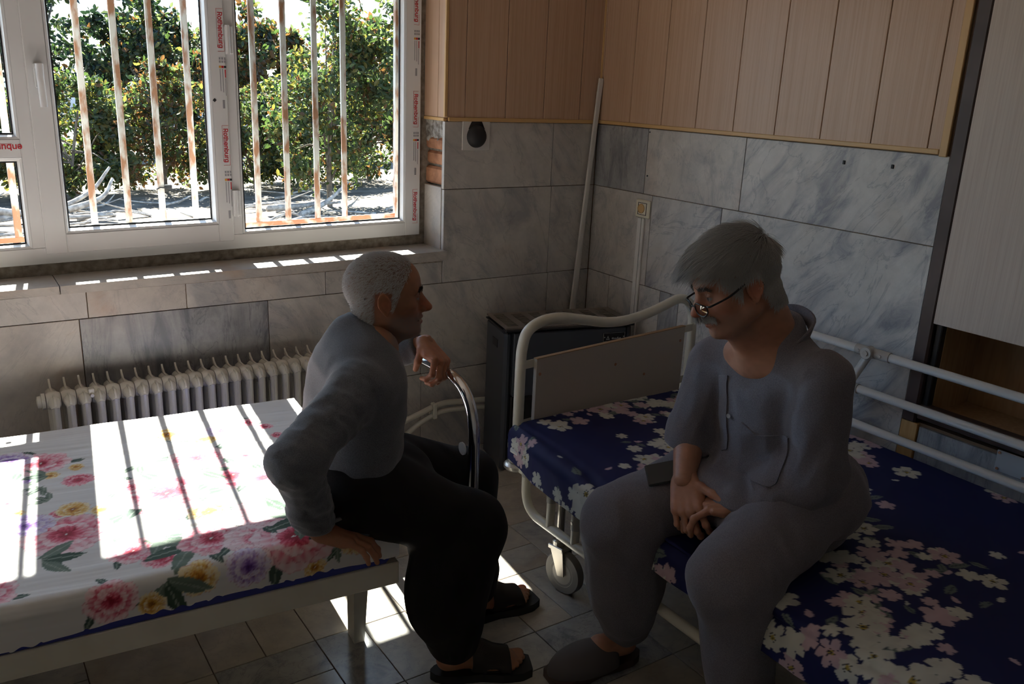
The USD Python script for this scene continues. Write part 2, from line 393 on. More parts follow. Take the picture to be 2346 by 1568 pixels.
# the reveal: marble below, bare brick, panels above
part(wl, 'marble_slab', box(-.805, -.785, .021, .168, .938, 1.207, .0015), 'marble_sill', False)
zb = 1.209
for k, hgt in enumerate((.082, .064, .058)):
    part(wl, 'brick', box(-.793 + .006 * (k % 2), -.74, .024 + .004 * k, .19, zb + .004, zb + hgt - .006, .009), 'brick', False)
    zb += hgt
P = np.stack(np.meshgrid(np.linspace(.022, .19, 26), np.linspace(1.30, 1.485, 28), indexing='ij'), -1)
bump_ = fbm(np.dstack([P[..., 0] * 38, P[..., 1] * 38, 0 * P[..., 0]]), 4, 3)
mask = np.clip((P[..., 1] - 1.375) / .035 + (bump_ - .5) * 2.2, 0, 1)
Vp = np.dstack([-.772 - .022 * mask * (.55 + bump_), P[..., 0], P[..., 1]])
part(wl, 'rough_plaster', grid_mesh(Vp), 'rough_plaster', True)
part(wl, 'mortar', box(-.776, -.76, .022, .36, .9, 1.48), 'mortar', False)
for a, b in ((.0, .058), (.058, .176)):
    part(wl, 'wall_panel', box(-.806, -.792, a + .0012, b - .0008, ZP + .014, 2.36, .0015), 'panel', False)
part(wl, 'panel_trim', box(-.809, -.79, .004, .176, ZP, ZP + .0135, .002), 'panel_trim', False)
# gap fillers round the window frame and the dirty strip above the sill
part(wl, 'mortar', box(-.832, -.772, .176, .30, .93, 2.36), 'mortar', False)
Ps = np.stack(np.meshgrid(np.linspace(X_L, -.80, 150), np.linspace(0, 1, 7), indexing='ij'), -1)
zl = .925 + .0144 * (Ps[..., 0] + .83) + Ps[..., 1] * .066
nb = fbm(np.dstack([Ps[..., 0] * 30, zl * 60, 0 * zl]), 4, 5)
part(wl, 'mortar', grid_mesh(np.dstack([Ps[..., 0], .187 - .022 * nb, zl])), 'mortar', True)
part(wl, 'mortar', box(X_L, -.80, .19, .36, .9, .985), 'mortar', False)

# ---- trims
def trim(name, m, mt, sm=False):
    p = part('/World', name, m, mt, sm); tag(stage.GetPrimAtPath(p), kind='structure')
trim('trim_1', box(-.79, -.0, -.0085, .004, ZP, ZP + .0165, .002), 'panel_trim')
trim('trim_2', box(-.0085, .004, -1.655, -.0, ZP + .002, ZP + .0175, .002), 'panel_trim')
trim('trim_3', box(-.007, .004, -1.681, -1.655, ZP - .004, 3.0, .002), 'panel_trim')
trim('trim_4', box(-.008, .001, -.012, .001, ZP + .016, 3.0, .002), 'panel_trim')
trim('trim_5', box(-.811, -.797, -.009, .003, ZP + .0165, 2.36, .002), 'panel_trim')

# ---- right wall with the cupboard recess
wr = struct('wall_right')
part(wr, 'masonry', cat([box(.006, .25, -1.69, .3, 0, 3.0), box(.006, .25, -5, -1.69, 0, .63), box(.25, .35, -5, .3, 0, 3.0)]), 'grout', False)
def rslab(y0, y1, z0, z1, m='marble_right'):
    part(wr, 'marble_slab', box(0, .02, y0 + G, y1 - G, z0 + G, z1 - G, .0012), m, False)
YB = -1.69
for z0, z1, ys, ms in (
        (0, .4, (YB, -1.2, -.6, 0), 'rrw'), (.4, .8, (YB, -1.25, -.62, -.505, -.16, 0), 'rrgww'),
        (.8, 1.2, (YB, -.806, -.404, 0), 'rrw'), (1.2, 1.478, (YB, -.89, -.345, 0), 'rwg')):
    for a, b, m in zip(ys[:-1], ys[1:], ms):
        rslab(a, b, z0, z1, {'w': 'marble_wall', 'r': 'marble_right', 'g': 'marble_grey'}[m])
part(wr, 'marble_slab', box(-.004, .02, -5, -1.755, .0, .62, .0015), 'marble_grey', False)
ys = [0, -.02, -.22] + [-.42 - .199 * k for k in range(7)] + [-1.668]
for a, b in zip(ys[1:], ys[:-1]):
    part(wr, 'wall_panel', box(-.004, .008, a + .0012, b - .0012, ZP + .015, 3.0, .0018), 'panel', False)
part(wr, 'panel_backing', box(.002, .0058, -1.675, -.002, ZP + .01, 2.999), 'panel_groove', False)
for k, (y, z) in enumerate(((-1.325, 1.426), (-1.506, 1.429))):
    part(wr, 'wall_plug', box(-.0035, .01, y - .0045, y + .0045, z - .0065, z + .0065, .001), 'rubber_black', False)
for y, z, r in ((-.361, 1.279, .004), (-.354, 1.463, .003)):
    part(wr, 'drill_hole', disc((-.0006, y, z), (1, 0, 0), r, .002, 10), 'rubber_black', False)
part(wr, 'timber_strip', box(-.009, .004, -1.752, -1.694, .45, .628, .002), 'raw_wood', False)

def shell(name, m, mt):
    p = part('/World', name, m, mt, False); tag(stage.GetPrimAtPath(p), kind='structure')
shell('ceiling', box(-5.4, .4, -5.1, .37, 2.92, 3.05), 'ceiling_paint')
shell('wall_back', box(-5.4, .4, -5.2, -5.0, 0, 3.0), 'plaster')
shell('wall_side', box(-5.4, -5.2, -5.0, .3, 0, 3.0), 'plaster')

# ================================================================== window
def shear(m):
    m = asm(m).copy(); m.vertices[:, 2] += .0144 * (m.vertices[:, 0] + .83); return m
win = struct('window_1')
YF, YS, YG, YE = .163, .151, .194, .228
ZG0, ZG1 = 1.058, 2.27
def wpart(name, m, mt='upvc', sm=30, **k): return part(win, name, shear(m), mt, sm, **k)
def bead(x0, x1, z0, z1, yf, w=.014):
    """Sloped glazing bead round a pane, from the face at yf back to the glass."""
    o = np.array([(x0 - w, z0 - w), (x1 + w, z0 - w), (x1 + w, z1 + w), (x0 - w, z1 + w)]); i = np.array([(x0, z0), (x1, z0), (x1, z1), (x0, z1)])
    mid = (o * .45 + i * .55)
    V = np.vstack([[(x, yf + .0005, z) for x, z in o], [(x, yf + .004, z) for x, z in mid], [(x, YG - .004, z) for x, z in i], [(x, YG + .003, z) for x, z in i], [(x, YG + .003, z) for x, z in o]])
    F = [(4 * r + k, 4 * r + (k + 1) % 4, 4 * (r + 1) + (k + 1) % 4, 4 * (r + 1) + k) for r in range(4) for k in range(4)]
    return (V, np.array(F))
def ring(x0, x1, z0, z1, w, y0, y1, e=0.0):
    return cat([box(x0, x0 + w, y0, y1, z0, z1, e), box(x1 - w, x1, y0, y1, z0, z1, e), box(x0 + w, x1 - w, y0, y1, z0, z0 + w, e), box(x0 + w, x1 - w, y0, y1, z1 - w, z1, e)])
# fixed outer frame
wpart('outer_frame', cat([box(-.90, -.83, YF, YE, .987, 2.35, .002), box(-3.035, -2.965, YF, YE, .987, 2.35, .002),
                          box(-2.965, -.90, YF, YE, .987, 1.044, .002), box(-2.965, -.90, YF, YE, 2.284, 2.35, .002)]))
wpart('mullion', box(-1.637, -1.598, YF, YE, 1.044, 2.284, .002))
wpart('mullion', box(-2.321, -2.279, YF, YE, 1.044, 2.284, .002))
wpart('transom', box(-2.952, -2.321, YF, YE, 1.351, 1.411, .002))
# opening sash in the middle
wpart('sash', cat([box(-1.692, -1.636, YS, YE, 1.022, 2.30, .003), box(-2.281, -2.214, YS, YE, 1.022, 2.30, .003),
                   box(-2.214, -1.692, YS, YE, 1.022, 1.090, .003), box(-2.214, -1.692, YS, YE, 2.256, 2.30, .003)]))
PANES = [(-1.584, -.914, ZG0, ZG1, YF), (-2.200, -1.706, 1.104, 2.242, YS), (-2.952, -2.335, ZG0, 1.337, YF), (-2.952, -2.335, 1.425, ZG1, YF)]
for x0, x1, z0, z1, yf in PANES:
    wpart('glazing_bead', bead(x0, x1, z0, z1, yf), sm=20)
    wpart('gasket', ring(x0 - .001, x1 + .001, z0 - .001, z1 + .001, .0055, YG - .0045, YG + .001), 'gasket', False)
    wpart('pane', box(x0 + .001, x1 - .001, YG, YG + .004, z0 + .001, z1 - .001), 'glass_pane', False)
# handle and hinge covers
wpart('handle', cat([box(-2.260, -2.230, YS - .012, YS + .001, 1.575, 1.655, .004), cyl((-2.245, YS - .045, 1.640), (-2.245, YS - .005, 1.640), .011),
                     tube(fillet_path([(-2.245, YS - .042, 1.652), (-2.245, YS - .046, 1.60), (-2.243, YS - .043, 1.517)], .03), [.0125] * 1 + [.0115] * 8, 12)]), label='white lever handle')
for z in (1.755, 1.165):
    wpart('hinge', cat([cyl((-1.627, YS - .006, z - .05), (-1.627, YS - .006, z + .05), .0085, 14), box(-1.636, -1.606, YS + .002, YF + .002, z - .048, z + .048, .002)]))
# printed protective film: red name in brackets, small grey marks and a small flag
def lettering(text, size):
    m = meshkit.text_mesh(text, .02, .0005, bold=True)
    m.apply_translation([-m.bounds[0][0], 0, 0]); s = size / (m.bounds[1][0])
    m.apply_scale([s, s, 1]); return m
RIGHT_DOWN = np.array([(0, 1, 0), (0, 0, -1), (-1, 0, 0)], float)      # text runs downwards, tops of the letters to the right
def film(x, top, y, n_up=1, n_dn=2):
    for k in range(-n_up, n_dn):
        T = top - .406 * k
        if T < 1.20 and x < -1.5: continue
        if T - .146 < 1.03: continue
        wpart('lettering', place(lettering('Rothenburg', .122), RIGHT_DOWN, (x - .007, y, T - .012)), 'print_red', False)
        w = .0009
        wpart('bracket', cat([box(x - .012, x + .012, y - .0006, y, T - w, T), box(x - .012, x - .012 + w, y - .0006, y, T - .07, T), box(x - .012, x + .012, y - .0006, y, T - .146, T - .146 + w), box(x + .012 - w, x + .012, y - .0006, y, T - .146, T - .105)]), 'print_red', False)
        wpart('print_line', cat([box(x - .0125, x - .0115, y - .0006, y, T - .125, T - .035)]), 'print_grey', False)
    for k in range(-n_up, n_dn):
        T = top - .406 * k
        if T - .34 < 1.06: continue
        marks = [box(x - .010 + .009 * i, x - .010 + .009 * i + .006, y - .0006, y, T - .166 - .011 * j - .008, T - .166 - .011 * j) for i in range(3) for j in range(2)]
        marks += [box(x - .009 + .009 * i, x - .009 + .009 * i + .0025, y - .0006, y, T - .206 - L, T - .206) for i, L in ((0, .078), (1, .082))]
        marks += [box(x + .009, x + .0110, y - .0006, y, T - .300, T - .238), box(x - .004, x + .004, y - .0006, y, T - .345, T - .315)]
        wpart('small_print', cat(marks), 'print_grey', False)
        wpart('small_print', box(x + .009, x + .0125, y - .0006, y, T - .236, T - .208), 'print_red', False, label='red line of small print')
        for i, c in enumerate(('print_gold', 'print_red', 'print_black')):
            wpart('flag_mark', box(x - .011 + .009 * i, x - .003 + .009 * i, y - .0006, y, T - .203, T - .195), c, False)
film(-1.650, 1.860, YS - .0002, 1, 3)
film(-.853, 1.590, YF - .0002, 1, 2)
part(win, 'lettering', shear(place(lettering('enburg', .085), np.array([(-1, 0, 0), (0, 0, -1), (0, -1, 0)], float), (-2.316, YF - .0004, 1.394))), 'print_red', False)
wpart('bracket', cat([box(-2.40, -2.345, YF - .0006, YF, 1.396, 1.397), box(-2.412, -2.411, YF - .0006, YF, 1.366, 1.396), box(-2.411, -2.385, YF - .0006, YF, 1.3665, 1.3675)]), 'print_red', False)
wpart('speck', place(box(-.005, .005, -.001, .0, -.005, .005), np.array([(.707, 0, -.707), (0, 1, 0), (.707, 0, .707)], float), (-1.683, YS, 1.544)), 'print_black', False)

# ---- window sill
sill = struct('trim_6')
def sillbox(x0, x1):
    m = box(x0, x1, -.022, .176, 0, .027, .003); m = m.subdivide().subdivide()
    v = m.vertices
    edge = np.clip((-.016 - v[:, 1]) / .006, 0, 1)
    v[:, 1] += edge * (.006 * fbm(np.c_[v[:, 0] * 45, v[:, 2] * 70, v[:, 0] * 0], 3, 2))
    v[:, 2] = np.where(v[:, 2] > .014, .943 + (v[:, 0] + .8) * .013, .9025 + .0045 * (v[:, 0] + .8))
    return m
part(sill, 'sill_slab', sillbox(-2.268, -.79), 'marble_sill', False)
part(sill, 'sill_slab', sillbox(-3.05, -2.271), 'marble_sill', False)
part(sill, 'sill_bed', box(-3.05, -.806, -.006, .17, .893, .9035), 'mortar', False)

# ---- iron bars outside the window
gr = thing('window_grille', 'rusty whitewashed iron bars fixed outside the window', 'window grille', (-1.95, .35, 1.0))
for x in (-2.845, -2.72, -2.595, -2.47, -2.345, -2.218, -2.093, -1.973, -1.850, -1.726, -1.600, -1.475, -1.351, -1.222, -1.098, -.972):
    if abs(x + .972) < .01: continue
    part(gr, 'bar', shear(box(x - .0115, x + .0115, .344, .356, 1.05, 2.40, .0015)), 'rusty_bar', False)
part(gr, 'bottom_rail', shear(box(-3.02, -.83, .34, .36, 1.030, 1.056, .002)), 'rusty_rail', False)
part(gr, 'end_bar', shear(box(-.862, -.828, .338, .362, 1.03, 2.40, .002)), 'rusty_bar', False)
part(gr, 'end_bar', shear(box(-3.03, -2.995, .338, .362, 1.03, 2.40, .002)), 'rusty_bar', False)
part(gr, 'wire_tie', shear(cat([box(-1.838, -1.812, .335, .350, 1.205, 1.222, .003), tube([(-1.836, .34, 1.21), (-1.855, .338, 1.213), (-1.866, .35, 1.205)], .0025, 6)])), 'rubber_black', False)
part(gr, 'wire_tie', shear(box(-2.41, -2.39, .335, .346, 1.44, 1.456, .003)), 'rubber_black', False)
# ---- a second window of the same kind farther along the wall, to the left of the picture

win2 = struct('window_2')
part(win2, 'outer_frame', cat([ring(-5.0, -3.72, .95, 2.3, .07, YF, YE, .002), box(-4.39, -4.33, YF, YE, 1.02, 2.23, .002)]), 'upvc', False)
for a, b in ((-4.93, -4.39), (-4.33, -3.79)): part(win2, 'pane', box(a, b, YG, YG + .004, 1.02, 2.23), 'glass_pane', False)
# ================================================================== fixtures and furniture
# ---- flue plate
vent = thing('flue_plate', 'white square wall plate with a black round flue cap and soot above it', 'vent', (-.655, 0, 1.36))
pl = box(-.722, -.588, -.006, .001, 1.3605, 1.494, .002)
part(vent, 'plate', pl, 'white_plastic', False)
part(vent, 'flue_cap', lathe([(.001, -.030), (.022, -.028), (.038, -.018), (.046, -.004), (.047, .004)], (-.655, -.008, 1.418), (0, 1, 0), 30), 'rubber_black', 40)
ang = np.linspace(0, 2 * np.pi, 30, endpoint=False)
sh = trimesh.creation.extrude_polygon(__import__('shapely.geometry', fromlist=['Polygon']).Polygon([(-.040, .03), (.040, .03), (.022, .066), (.030, .071), (-.030, .071), (-.022, .066)]), .0006, engine='earcut')
part(vent, 'soot_mark', place(sh, np.array([(1, 0, 0), (0, 0, -1), (0, 1, 0)], float), (-.655, -.0066, 1.418)), 'soot', False, label='brown black soot mark above the cap')

# ---- socket and its trunking
so = thing('wall_socket', 'cream wall socket on the marble right of the corner', 'socket', (0, -.36, 1.097))
part(so, 'plate', box(-.011, .0, -.402, -.314, 1.0975, 1.1755, .004), 'socket_plastic', False)
part(so, 'insert_frame', ring(0, 1, 0, 1, .02, 0, 1) if False else cat([box(-.0125, -.010, -.385, -.383, 1.112, 1.162), box(-.0125, -.010, -.333, -.331, 1.112, 1.162), box(-.0125, -.010, -.385, -.331, 1.110, 1.112), box(-.0125, -.010, -.385, -.331, 1.161, 1.163)]), 'rubber_black', False)
part(so, 'well', lathe([(.001, .004), (.016, .004), (.0185, .0), (.020, -.0035), (.021, 0)], (-.0115, -.352, 1.137), (1, 0, 0), 24), 'panel_trim', 40)
for dy in (-.006, .006): part(so, 'pin_hole', disc((-.0085, -.352 + dy, 1.137), (1, 0, 0), .0022, .003, 10), 'rubber_black', False)
single('cable_trunking', cat([box(-.012, 0, -.356, -.334, .30, 1.096, .002), box(-.010, 0, -.372, -.358, .30, 1.096, .002)]), 'white_plastic', 'white plastic cable trunking running straight down from the wall socket', 'cable trunking', smooth=False)
def leaning(name, a, b, w, d, label):
    s, u, t = frame_from(np.array(b) - a, (0, 1, 0))
    L = np.linalg.norm(np.array(b) - a)
    m = box(-w / 2, w / 2, -d / 2, d / 2, 0, L, .001)
    rib = box(-w / 2 + .004, w / 2 - .004, d / 2 - .001, d / 2 + .0015, 0, L)
    return single(name, place(cat([m, rib]), np.stack([s, u, t], 1), a), 'white_plastic', label, 'trunking strip', smooth=False)
leaning('trunking_strip', (-.155, -.030, .03), (-.017, -.022, 1.677), .021, .012, 'long white plastic trunking strip leaning in the corner behind the heater')
leaning('trunking_strip', (-.120, -.016, .03), (-.018, -.012, 1.62), .016, .010, 'second thinner strip leaning against the wall just behind the long trunking strip')

# ---- radiator of pressed sections
NSEC, PITCH, X0R = 22, .045, -2.338
rad = thing('radiator', 'long cream column radiator under the window sill', 'radiator', (-1.86, -.13, 0))
import shapely.geometry as sg
def section():
    o = sg.box(-.212, .075, -.058, .600).buffer(-.03).buffer(.03, quad_segs=5)
    for y0, y1 in ((-.178, -.145), (-.125, -.092)): o = o.difference(sg.box(y0, .15, y1, .535).buffer(-.012).buffer(.012, quad_segs=3))
    tip = sg.Polygon([(-.10, .597), (-.064, .597), (-.062, .622), (-.07, .612)])
    fin = trimesh.creation.extrude_polygon(o.union(tip).buffer(0), .006, engine='earcut')
    fin = place(fin, np.array([(0, 0, 1), (1, 0, 0), (0, 1, 0)], float), (-.003, 0, 0))
    parts = [fin]
    for y in (-.195, -.135, -.075):
        t = cyl((0, y, .10), (0, y, .575), 1.0, 10); v = t.vertices
        v[:, 0] *= .0135; v[:, 1] = y + (v[:, 1] - y) * (.0165); parts.append(t)
    for z in (.575, .10):
        t = tube(np.array([(0, -.205, z - .012 * np.sign(z - .3)), (0, -.195, z), (0, -.135, z + .004), (0, -.075, z), (0, -.064, z - .008 * np.sign(z - .3))]), [.012, .0185, .021, .0185, .012], 10); parts.append(t)
        parts.append(lathe([(.024, -.0215), (.030, -.010), (.030, .010), (.024, .0215)], (0, -.150, z), (1, 0, 0), 18))
    return cat(parts)
_sec = section()
for i in range(NSEC):
    part(rad, 'section', place(_sec, None, (X0R + i * PITCH, 0, 0)), 'radiator_enamel', 40)
part(rad, 'end_plug', lathe([(.012, -.018), (.020, -.016), (.021, -.006), (.028, -.004), (.028, .006)], (X0R - .030, -.150, .575), (1, 0, 0), 12), 'radiator_enamel', 30)
part(rad, 'air_valve', cat([box(X0R + 2.5 * PITCH - .010, X0R + 2.5 * PITCH + .010, -.178, -.150, .575, .605, .003), cyl((X0R + 2.5 * PITCH, -.19, .585), (X0R + 2.5 * PITCH, -.17, .585), .006, 10)]), 'radiator_enamel', 30)
for k in (1, 19):
    part(rad, 'foot', box(X0R + k * PITCH - .012, X0R + k * PITCH + .012, -.20, -.07, 0, .09, .003), 'radiator_enamel', False)
pp = thing('heating_pipe', 'two cream heating pipes bending along the wall towards the heater', 'pipes', (-.95, -.08, .2))
xe = X0R + 21 * PITCH + .03
part(pp, 'pipe', tube(smooth_path([(xe, -.15, .12), (-1.22, -.14, .13), (-1.12, -.11, .185), (-1.034, -.085, .224), (-.939, -.078, .250), (-.832, -.07, .273), (-.73, -.066, .265), (-.60, -.06, .25)], 6), .0125, 12), 'pipe_paint', 50)
part(pp, 'pipe', tube(smooth_path([(-1.30, -.08, .02), (-1.15, -.085, .09), (-1.023, -.085, .162), (-.949, -.08, .203), (-.842, -.072, .236), (-.73, -.066, .231), (-.60, -.06, .215)], 6), .0115, 12), 'pipe_paint', 50)
part(pp, 'clip', cat([box(-.885, -.865, -.095, .0, .215, .232, .003), box(-.885, -.865, -.092, -.06, .225, .285, .004)]), 'pipe_paint', False)

# ---- gas heater, turned a little from the corner
HD, HN = V3(.972, -.233, 0), V3(-.233, -.972, 0)
HO = V3(-.667, -.310, 0)                     # front left corner; HD along the front, HN outwards
HM = np.stack([HD, -HN, V3(0, 0, 1)], 1)     # local x along the front, y to the back
heater = thing('gas_heater', 'dark slate gas heater with slotted brown top standing in the corner', 'heater', tuple(HO + HD * .3 - HN * .13))
hp = lambda n, m, mt, sm=False, **k: part(heater, n, place(m, HM, HO), mt, sm, **k)
W, D, HH = .596, .255, .64
hp('casing', cat([box(.0, .035, .012, D, .0, HH, .012), box(W - .035, W, .012, D, .0, HH, .012), box(.03, W - .03, .22, D, .03, HH - .01)]), 'heater_steel')
hp('front_panel', box(.036, W - .036, -.002, .03, .352, HH - .006, .004), 'heater_steel')
hp('front_panel', box(.036, W - .036, .002, .03, .03, .152, .004), 'heater_steel')
hp('window_surround', cat([box(.036, W - .036, .006, .03, .156, .348, .003)]), 'black_plastic')
hp('window_pane', box(.062, W - .062, .0035, .008, .172, .334, .002), 'black_plastic')
hp('top_frame', cat([box(-.004, W + .004, -.006, .03, HH, HH + .012, .004), box(-.004, W + .004, .015, D + .002, HH - .003, HH + .004, .002)]), 'black_plastic')
# slotted top plate: seven banks of slots
def slotted():
    o = sg.box(.0, .004, W, D)
    n = 7; pitch = (W - .02) / n
    for k in range(n):
        x0 = .016 + pitch * k; 
        for j in range(11):
            y0 = .034 + .0178 * j
            o = o.difference(sg.box(x0 + .002, y0, x0 + pitch * .62, y0 + .0105))
    return trimesh.creation.extrude_polygon(o, .006, engine='earcut')
hp('slotted_top', place(slotted(), None, (0, .0, HH + .012)), 'heater_grille')
hp('side_handle', box(-.002, .002, .10, .165, .545, .58, .0009), 'black_plastic')
badge = cat([box(.450, .556, -.0045, -.001, .573, .614, .001)])
hp('badge', badge, 'black_plastic')
hp('badge_print', cat([ring(.451, .555, .574, .613, .0012, -.0056, -.0044)] + [box(x, x + w, -.0056, -.0044, .584, .584 + h) for x, w, h in ((.492, .009, .007), (.503, .012, .005), (.518, .006, .009), (.527, .010, .005), (.513, .016, .0022))] +
   [place(trimesh.creation.extrude_polygon(sg.Polygon([(.464, .582), (.482, .582), (.473, .600)]).difference(sg.Polygon([(.4685, .585), (.4775, .585), (.473, .594)])), .0012, engine='earcut'), np.array([(1, 0, 0), (0, 0, 1), (0, 1, 0)], float), (0, -.0056, 0))]), 'zinc_plate')
for k, x in enumerate((.457, .549)): hp('rivet', disc((x, -.0050, .5935), (0, 1, 0), .003, .003, 10), 'zinc_plate')
for x in (.02, W - .06): hp('foot', box(x, x + .04, .03, .07, 0, .03), 'black_plastic')

# ---- cupboard let into the right wall
cup = thing('wall_cupboard', 'built-in cupboard with a pale laminate door, dark steel post and open lower shelf', 'cupboard', (0, -2.4, .63))
part(cup, 'post', box(-.014, .03, -1.742, -1.693, .628, 3.0, .006), 'brown_paint', False)
part(cup, 'inner_post', box(.004, .05, -1.765, -1.742, .69, 3.0, .003), 'black_plastic', False)
part(cup, 'bottom_beam', box(-.010, .03, -4.2, -1.742, .645, .693, .004), 'brown_paint', False)
part(cup, 'door', box(-.020, -.002, -2.55, -1.7455, .9675, 2.9, .0015), 'door_laminate', False)
part(cup, 'door', box(-.020, -.002, -3.36, -2.553, .9675, 2.9, .0015), 'door_laminate', False)
part(cup, 'side_panel', box(.03, .249, -1.767, -1.75, .66, 2.9), 'cabinet_wood', False)
part(cup, 'side_panel', box(.03, .249, -4.2, -4.18, .66, 2.9), 'cabinet_wood', False)
part(cup, 'back_panel', box(.243, .2505, -4.2, -1.75, .63, 2.92), 'cabinet_wood', False)
part(cup, 'shelf', box(.02, .249, -4.2, -1.75, .64, .668), 'cabinet_wood', False)
part(cup, 'top_panel', box(.0, .249, -4.2, -1.75, 2.9, 2.93), 'cabinet_wood', False)
zp = thing('wall_plate', 'grey metal plate with four screws low on the marble under the cupboard', 'plate', (0, -2.05, .57))
part(zp, 'plate', box(-.009, -.004, -2.104, -2.008, .572, .640, .006), 'zinc_plate', False)
for y, z in ((-2.016, .632), (-2.096, .634), (-2.018, .581), (-2.095, .580)): part(zp, 'screw', disc((-.0095, y, z), (1, 0, 0), .0042, .003, 10), 'brick', False)

# ---- bed 2 : white hospital bed with navy floral sheet along the right wall
BZ2, X2A, X2B, Y2A, Y2B = .54, -1.105, -.085, -.965, -2.98
O2, E2 = V3(-1.02, -.93, 0), V3(math.cos(math.radians(6.5)), math.sin(math.radians(6.5)), 0)
N2 = V3(-E2[1], E2[0], 0)
bed2 = thing('hospital_bed', 'white enamelled hospital bed with raised far side rail and looped headboard by the right wall', 'bed', (-.55, -1.95, 0))
hb = lambda s, z, off=0: O2 + E2 * s + N2 * off + V3(0, 0, z)
def collar(c, nm='post_socket'):
    part(bed2, nm, lathe([(.024, 0), (.0265, .004), (.0265, .095), (.0285, .098), (.0285, .112), (.0255, .118)], c + V3(0, 0, .385), (0, 0, 1), 22), 'bed_enamel', 40)
    part(bed2, 'bumper', lathe([(.018, .385), (.036, .383), (.043, .376), (.043, .366), (.036, .359), (.018, .357)], c, (0, 0, 1), 26), 'steel_dull', 40, label='dull steel bumper disc')
for s in (0.0, .905): collar(hb(s, 0))
loop = smooth_path([hb(0, .44), hb(0, .60), hb(0, .74), hb(.004, .795), hb(.022, .845), hb(.075, .872), hb(.16, .876), hb(.28, .852), hb(.40, .826), hb(.50, .818), hb(.61, .826), hb(.72, .846), hb(.80, .862), hb(.86, .846), hb(.893, .80), hb(.904, .73), hb(.905, .60), hb(.905, .44)], 7)
part(bed2, 'head_loop', tube(loop, .0185, 16), 'bed_enamel', 60)
def obox(s0, s1, o0, o1, z0, z1, e=.001):
    return place(box(s0, s1, o0, o1, z0, z1, e), np.stack([E2, N2, V3(0, 0, 1)], 1), O2)
part(bed2, 'headboard', obox(.046, .824, -.030, -.014, .43, .755, .001), 'headboard_laminate', False)
part(bed2, 'headboard_edge', cat([obox(.045, .825, -.0305, -.0135, .7545, .7575, .0003)]), 'particle_edge', False)
for s, z in ((.062, .700), (.435, .668), (.800, .700), (.60, .60)):
    part(bed2, 'screw', lathe([(.0055, -.0315), (.0055, -.029)], hb(s, z) * 1.0, N2, 10), 'brick', False)
for s0, s1 in ((.008, .07), (.80, .897)):
    for z0, z1 in ((.722, .752), (.51, .54)):
        part(bed2, 'bracket', obox(s0, s1, -.013, -.010, z0, z1, .001), 'bed_enamel', False)
# frame
part(bed2, 'frame', cat([box(-1.03, -.985, Y2B - .02, -.90, .405, .445, .003), box(-.15, -.105, Y2B - .02, -.86, .405, .445, .003), box(-1.01, -.12, -.93, -.89, .405, .445, .003),
                         box(-1.01, -.12, Y2B - .03, Y2B + .01, .405, .445, .003), box(-1.0, -.12, -1.32, -1.29, .36, .40, .003), box(-1.0, -.12, -2.3, -2.26, .36, .40, .003),
                         box(-1.035, -1.0, -1.02, -.95, .36, .415, .003)]), 'bed_enamel', False)
part(bed2, 'slat_deck', box(-1.0, -.13, Y2B, -.95, .425, .436), 'bed_enamel', False)
# casters
def caster(x, y, yaw, nm='caster'):
    R = np.array([(math.cos(yaw), -math.sin(yaw), 0), (math.sin(yaw), math.cos(yaw), 0), (0, 0, 1)])
    base = part(bed2, nm, place(cat([cyl((0, 0, .175), (0, 0, .41), .014, 14), disc((0, 0, .176), (0, 0, 1), .024, .022, 20, .004), box(-.03, .035, -.025, .025, .150, .168, .003),
         hull([(-.02, -.024, .16), (.034, -.024, .16), (.045, -.024, .07), (.018, -.024, .065), (-.02, -.021, .16), (.034, -.021, .16), (.045, -.021, .07), (.018, -.021, .065)]),
         hull([(-.02, .024, .16), (.034, .024, .16), (.045, .024, .07), (.018, .024, .065), (-.02, .021, .16), (.034, .021, .16), (.045, .021, .07), (.018, .021, .065)])]), R, (x, y, 0)), 'steel_dull', False)
    c = R @ V3(.03, 0, .075) + V3(x, y, 0); ax = R @ V3(0, 1, 0)
    part(bed2, 'wheel', cat([lathe([(.050, -.016), (.071, -.015), (.0748, -.010), (.0748, .010), (.071, .015), (.050, .016)], c, ax, 40)]), 'rubber_grey', 40)
    part(bed2, 'wheel_hub', lathe([(.012, -.018), (.046, -.0155), (.048, -.0165), (.050, -.0155), (.050, .0155), (.048, .0165), (.046, .0155), (.012, .018)], c, ax, 36), 'grey_plastic', 30)
caster(-.985, -1.155, math.radians(-78)); caster(-.985, -2.75, math.radians(-80)); caster(-.17, -1.15, math.radians(-70)); caster(-.17, -2.75, math.radians(-60))
# near guard rail, folded down
XR = -1.055
def pivot(x, y, z, sg_=1, ang=0.0):
    """Grey plastic T of the rail: a round pivot, a sleeve down and a sleeve along the rail."""
    ms = [disc((x - .010 * sg_, y, z), (1, 0, 0), .021, .034, 22, .003), lathe([(.0165, 0), (.0165, -.085)], (x, y, z), (0, 0, 1), 16), cyl((x, y, z), (x, y - .085, z), .0165, 16)]
    part(bed2, 'rail_joint', cat(ms), 'grey_plastic', 35)
    for m_ in ([disc((x - .028 * sg_, y, z), (1, 0, 0), .008, .004, 12), disc((x - .0165 * sg_, y, z - .06), (1, 0, 0), .005, .004, 10), disc((x - .0165 * sg_, y - .06, z), (1, 0, 0), .005, .004, 10)]): part(bed2, 'screw', m_, 'steel_dull', False)
lowrail = fillet_path([(XR, -1.045, .44), (XR, -1.045, .263), (XR, -2.72, .263), (XR, -2.72, .44)], .085, 8)
part(bed2, 'rail_tube', tube(lowrail, .0155, 14), 'bed_enamel', 50)
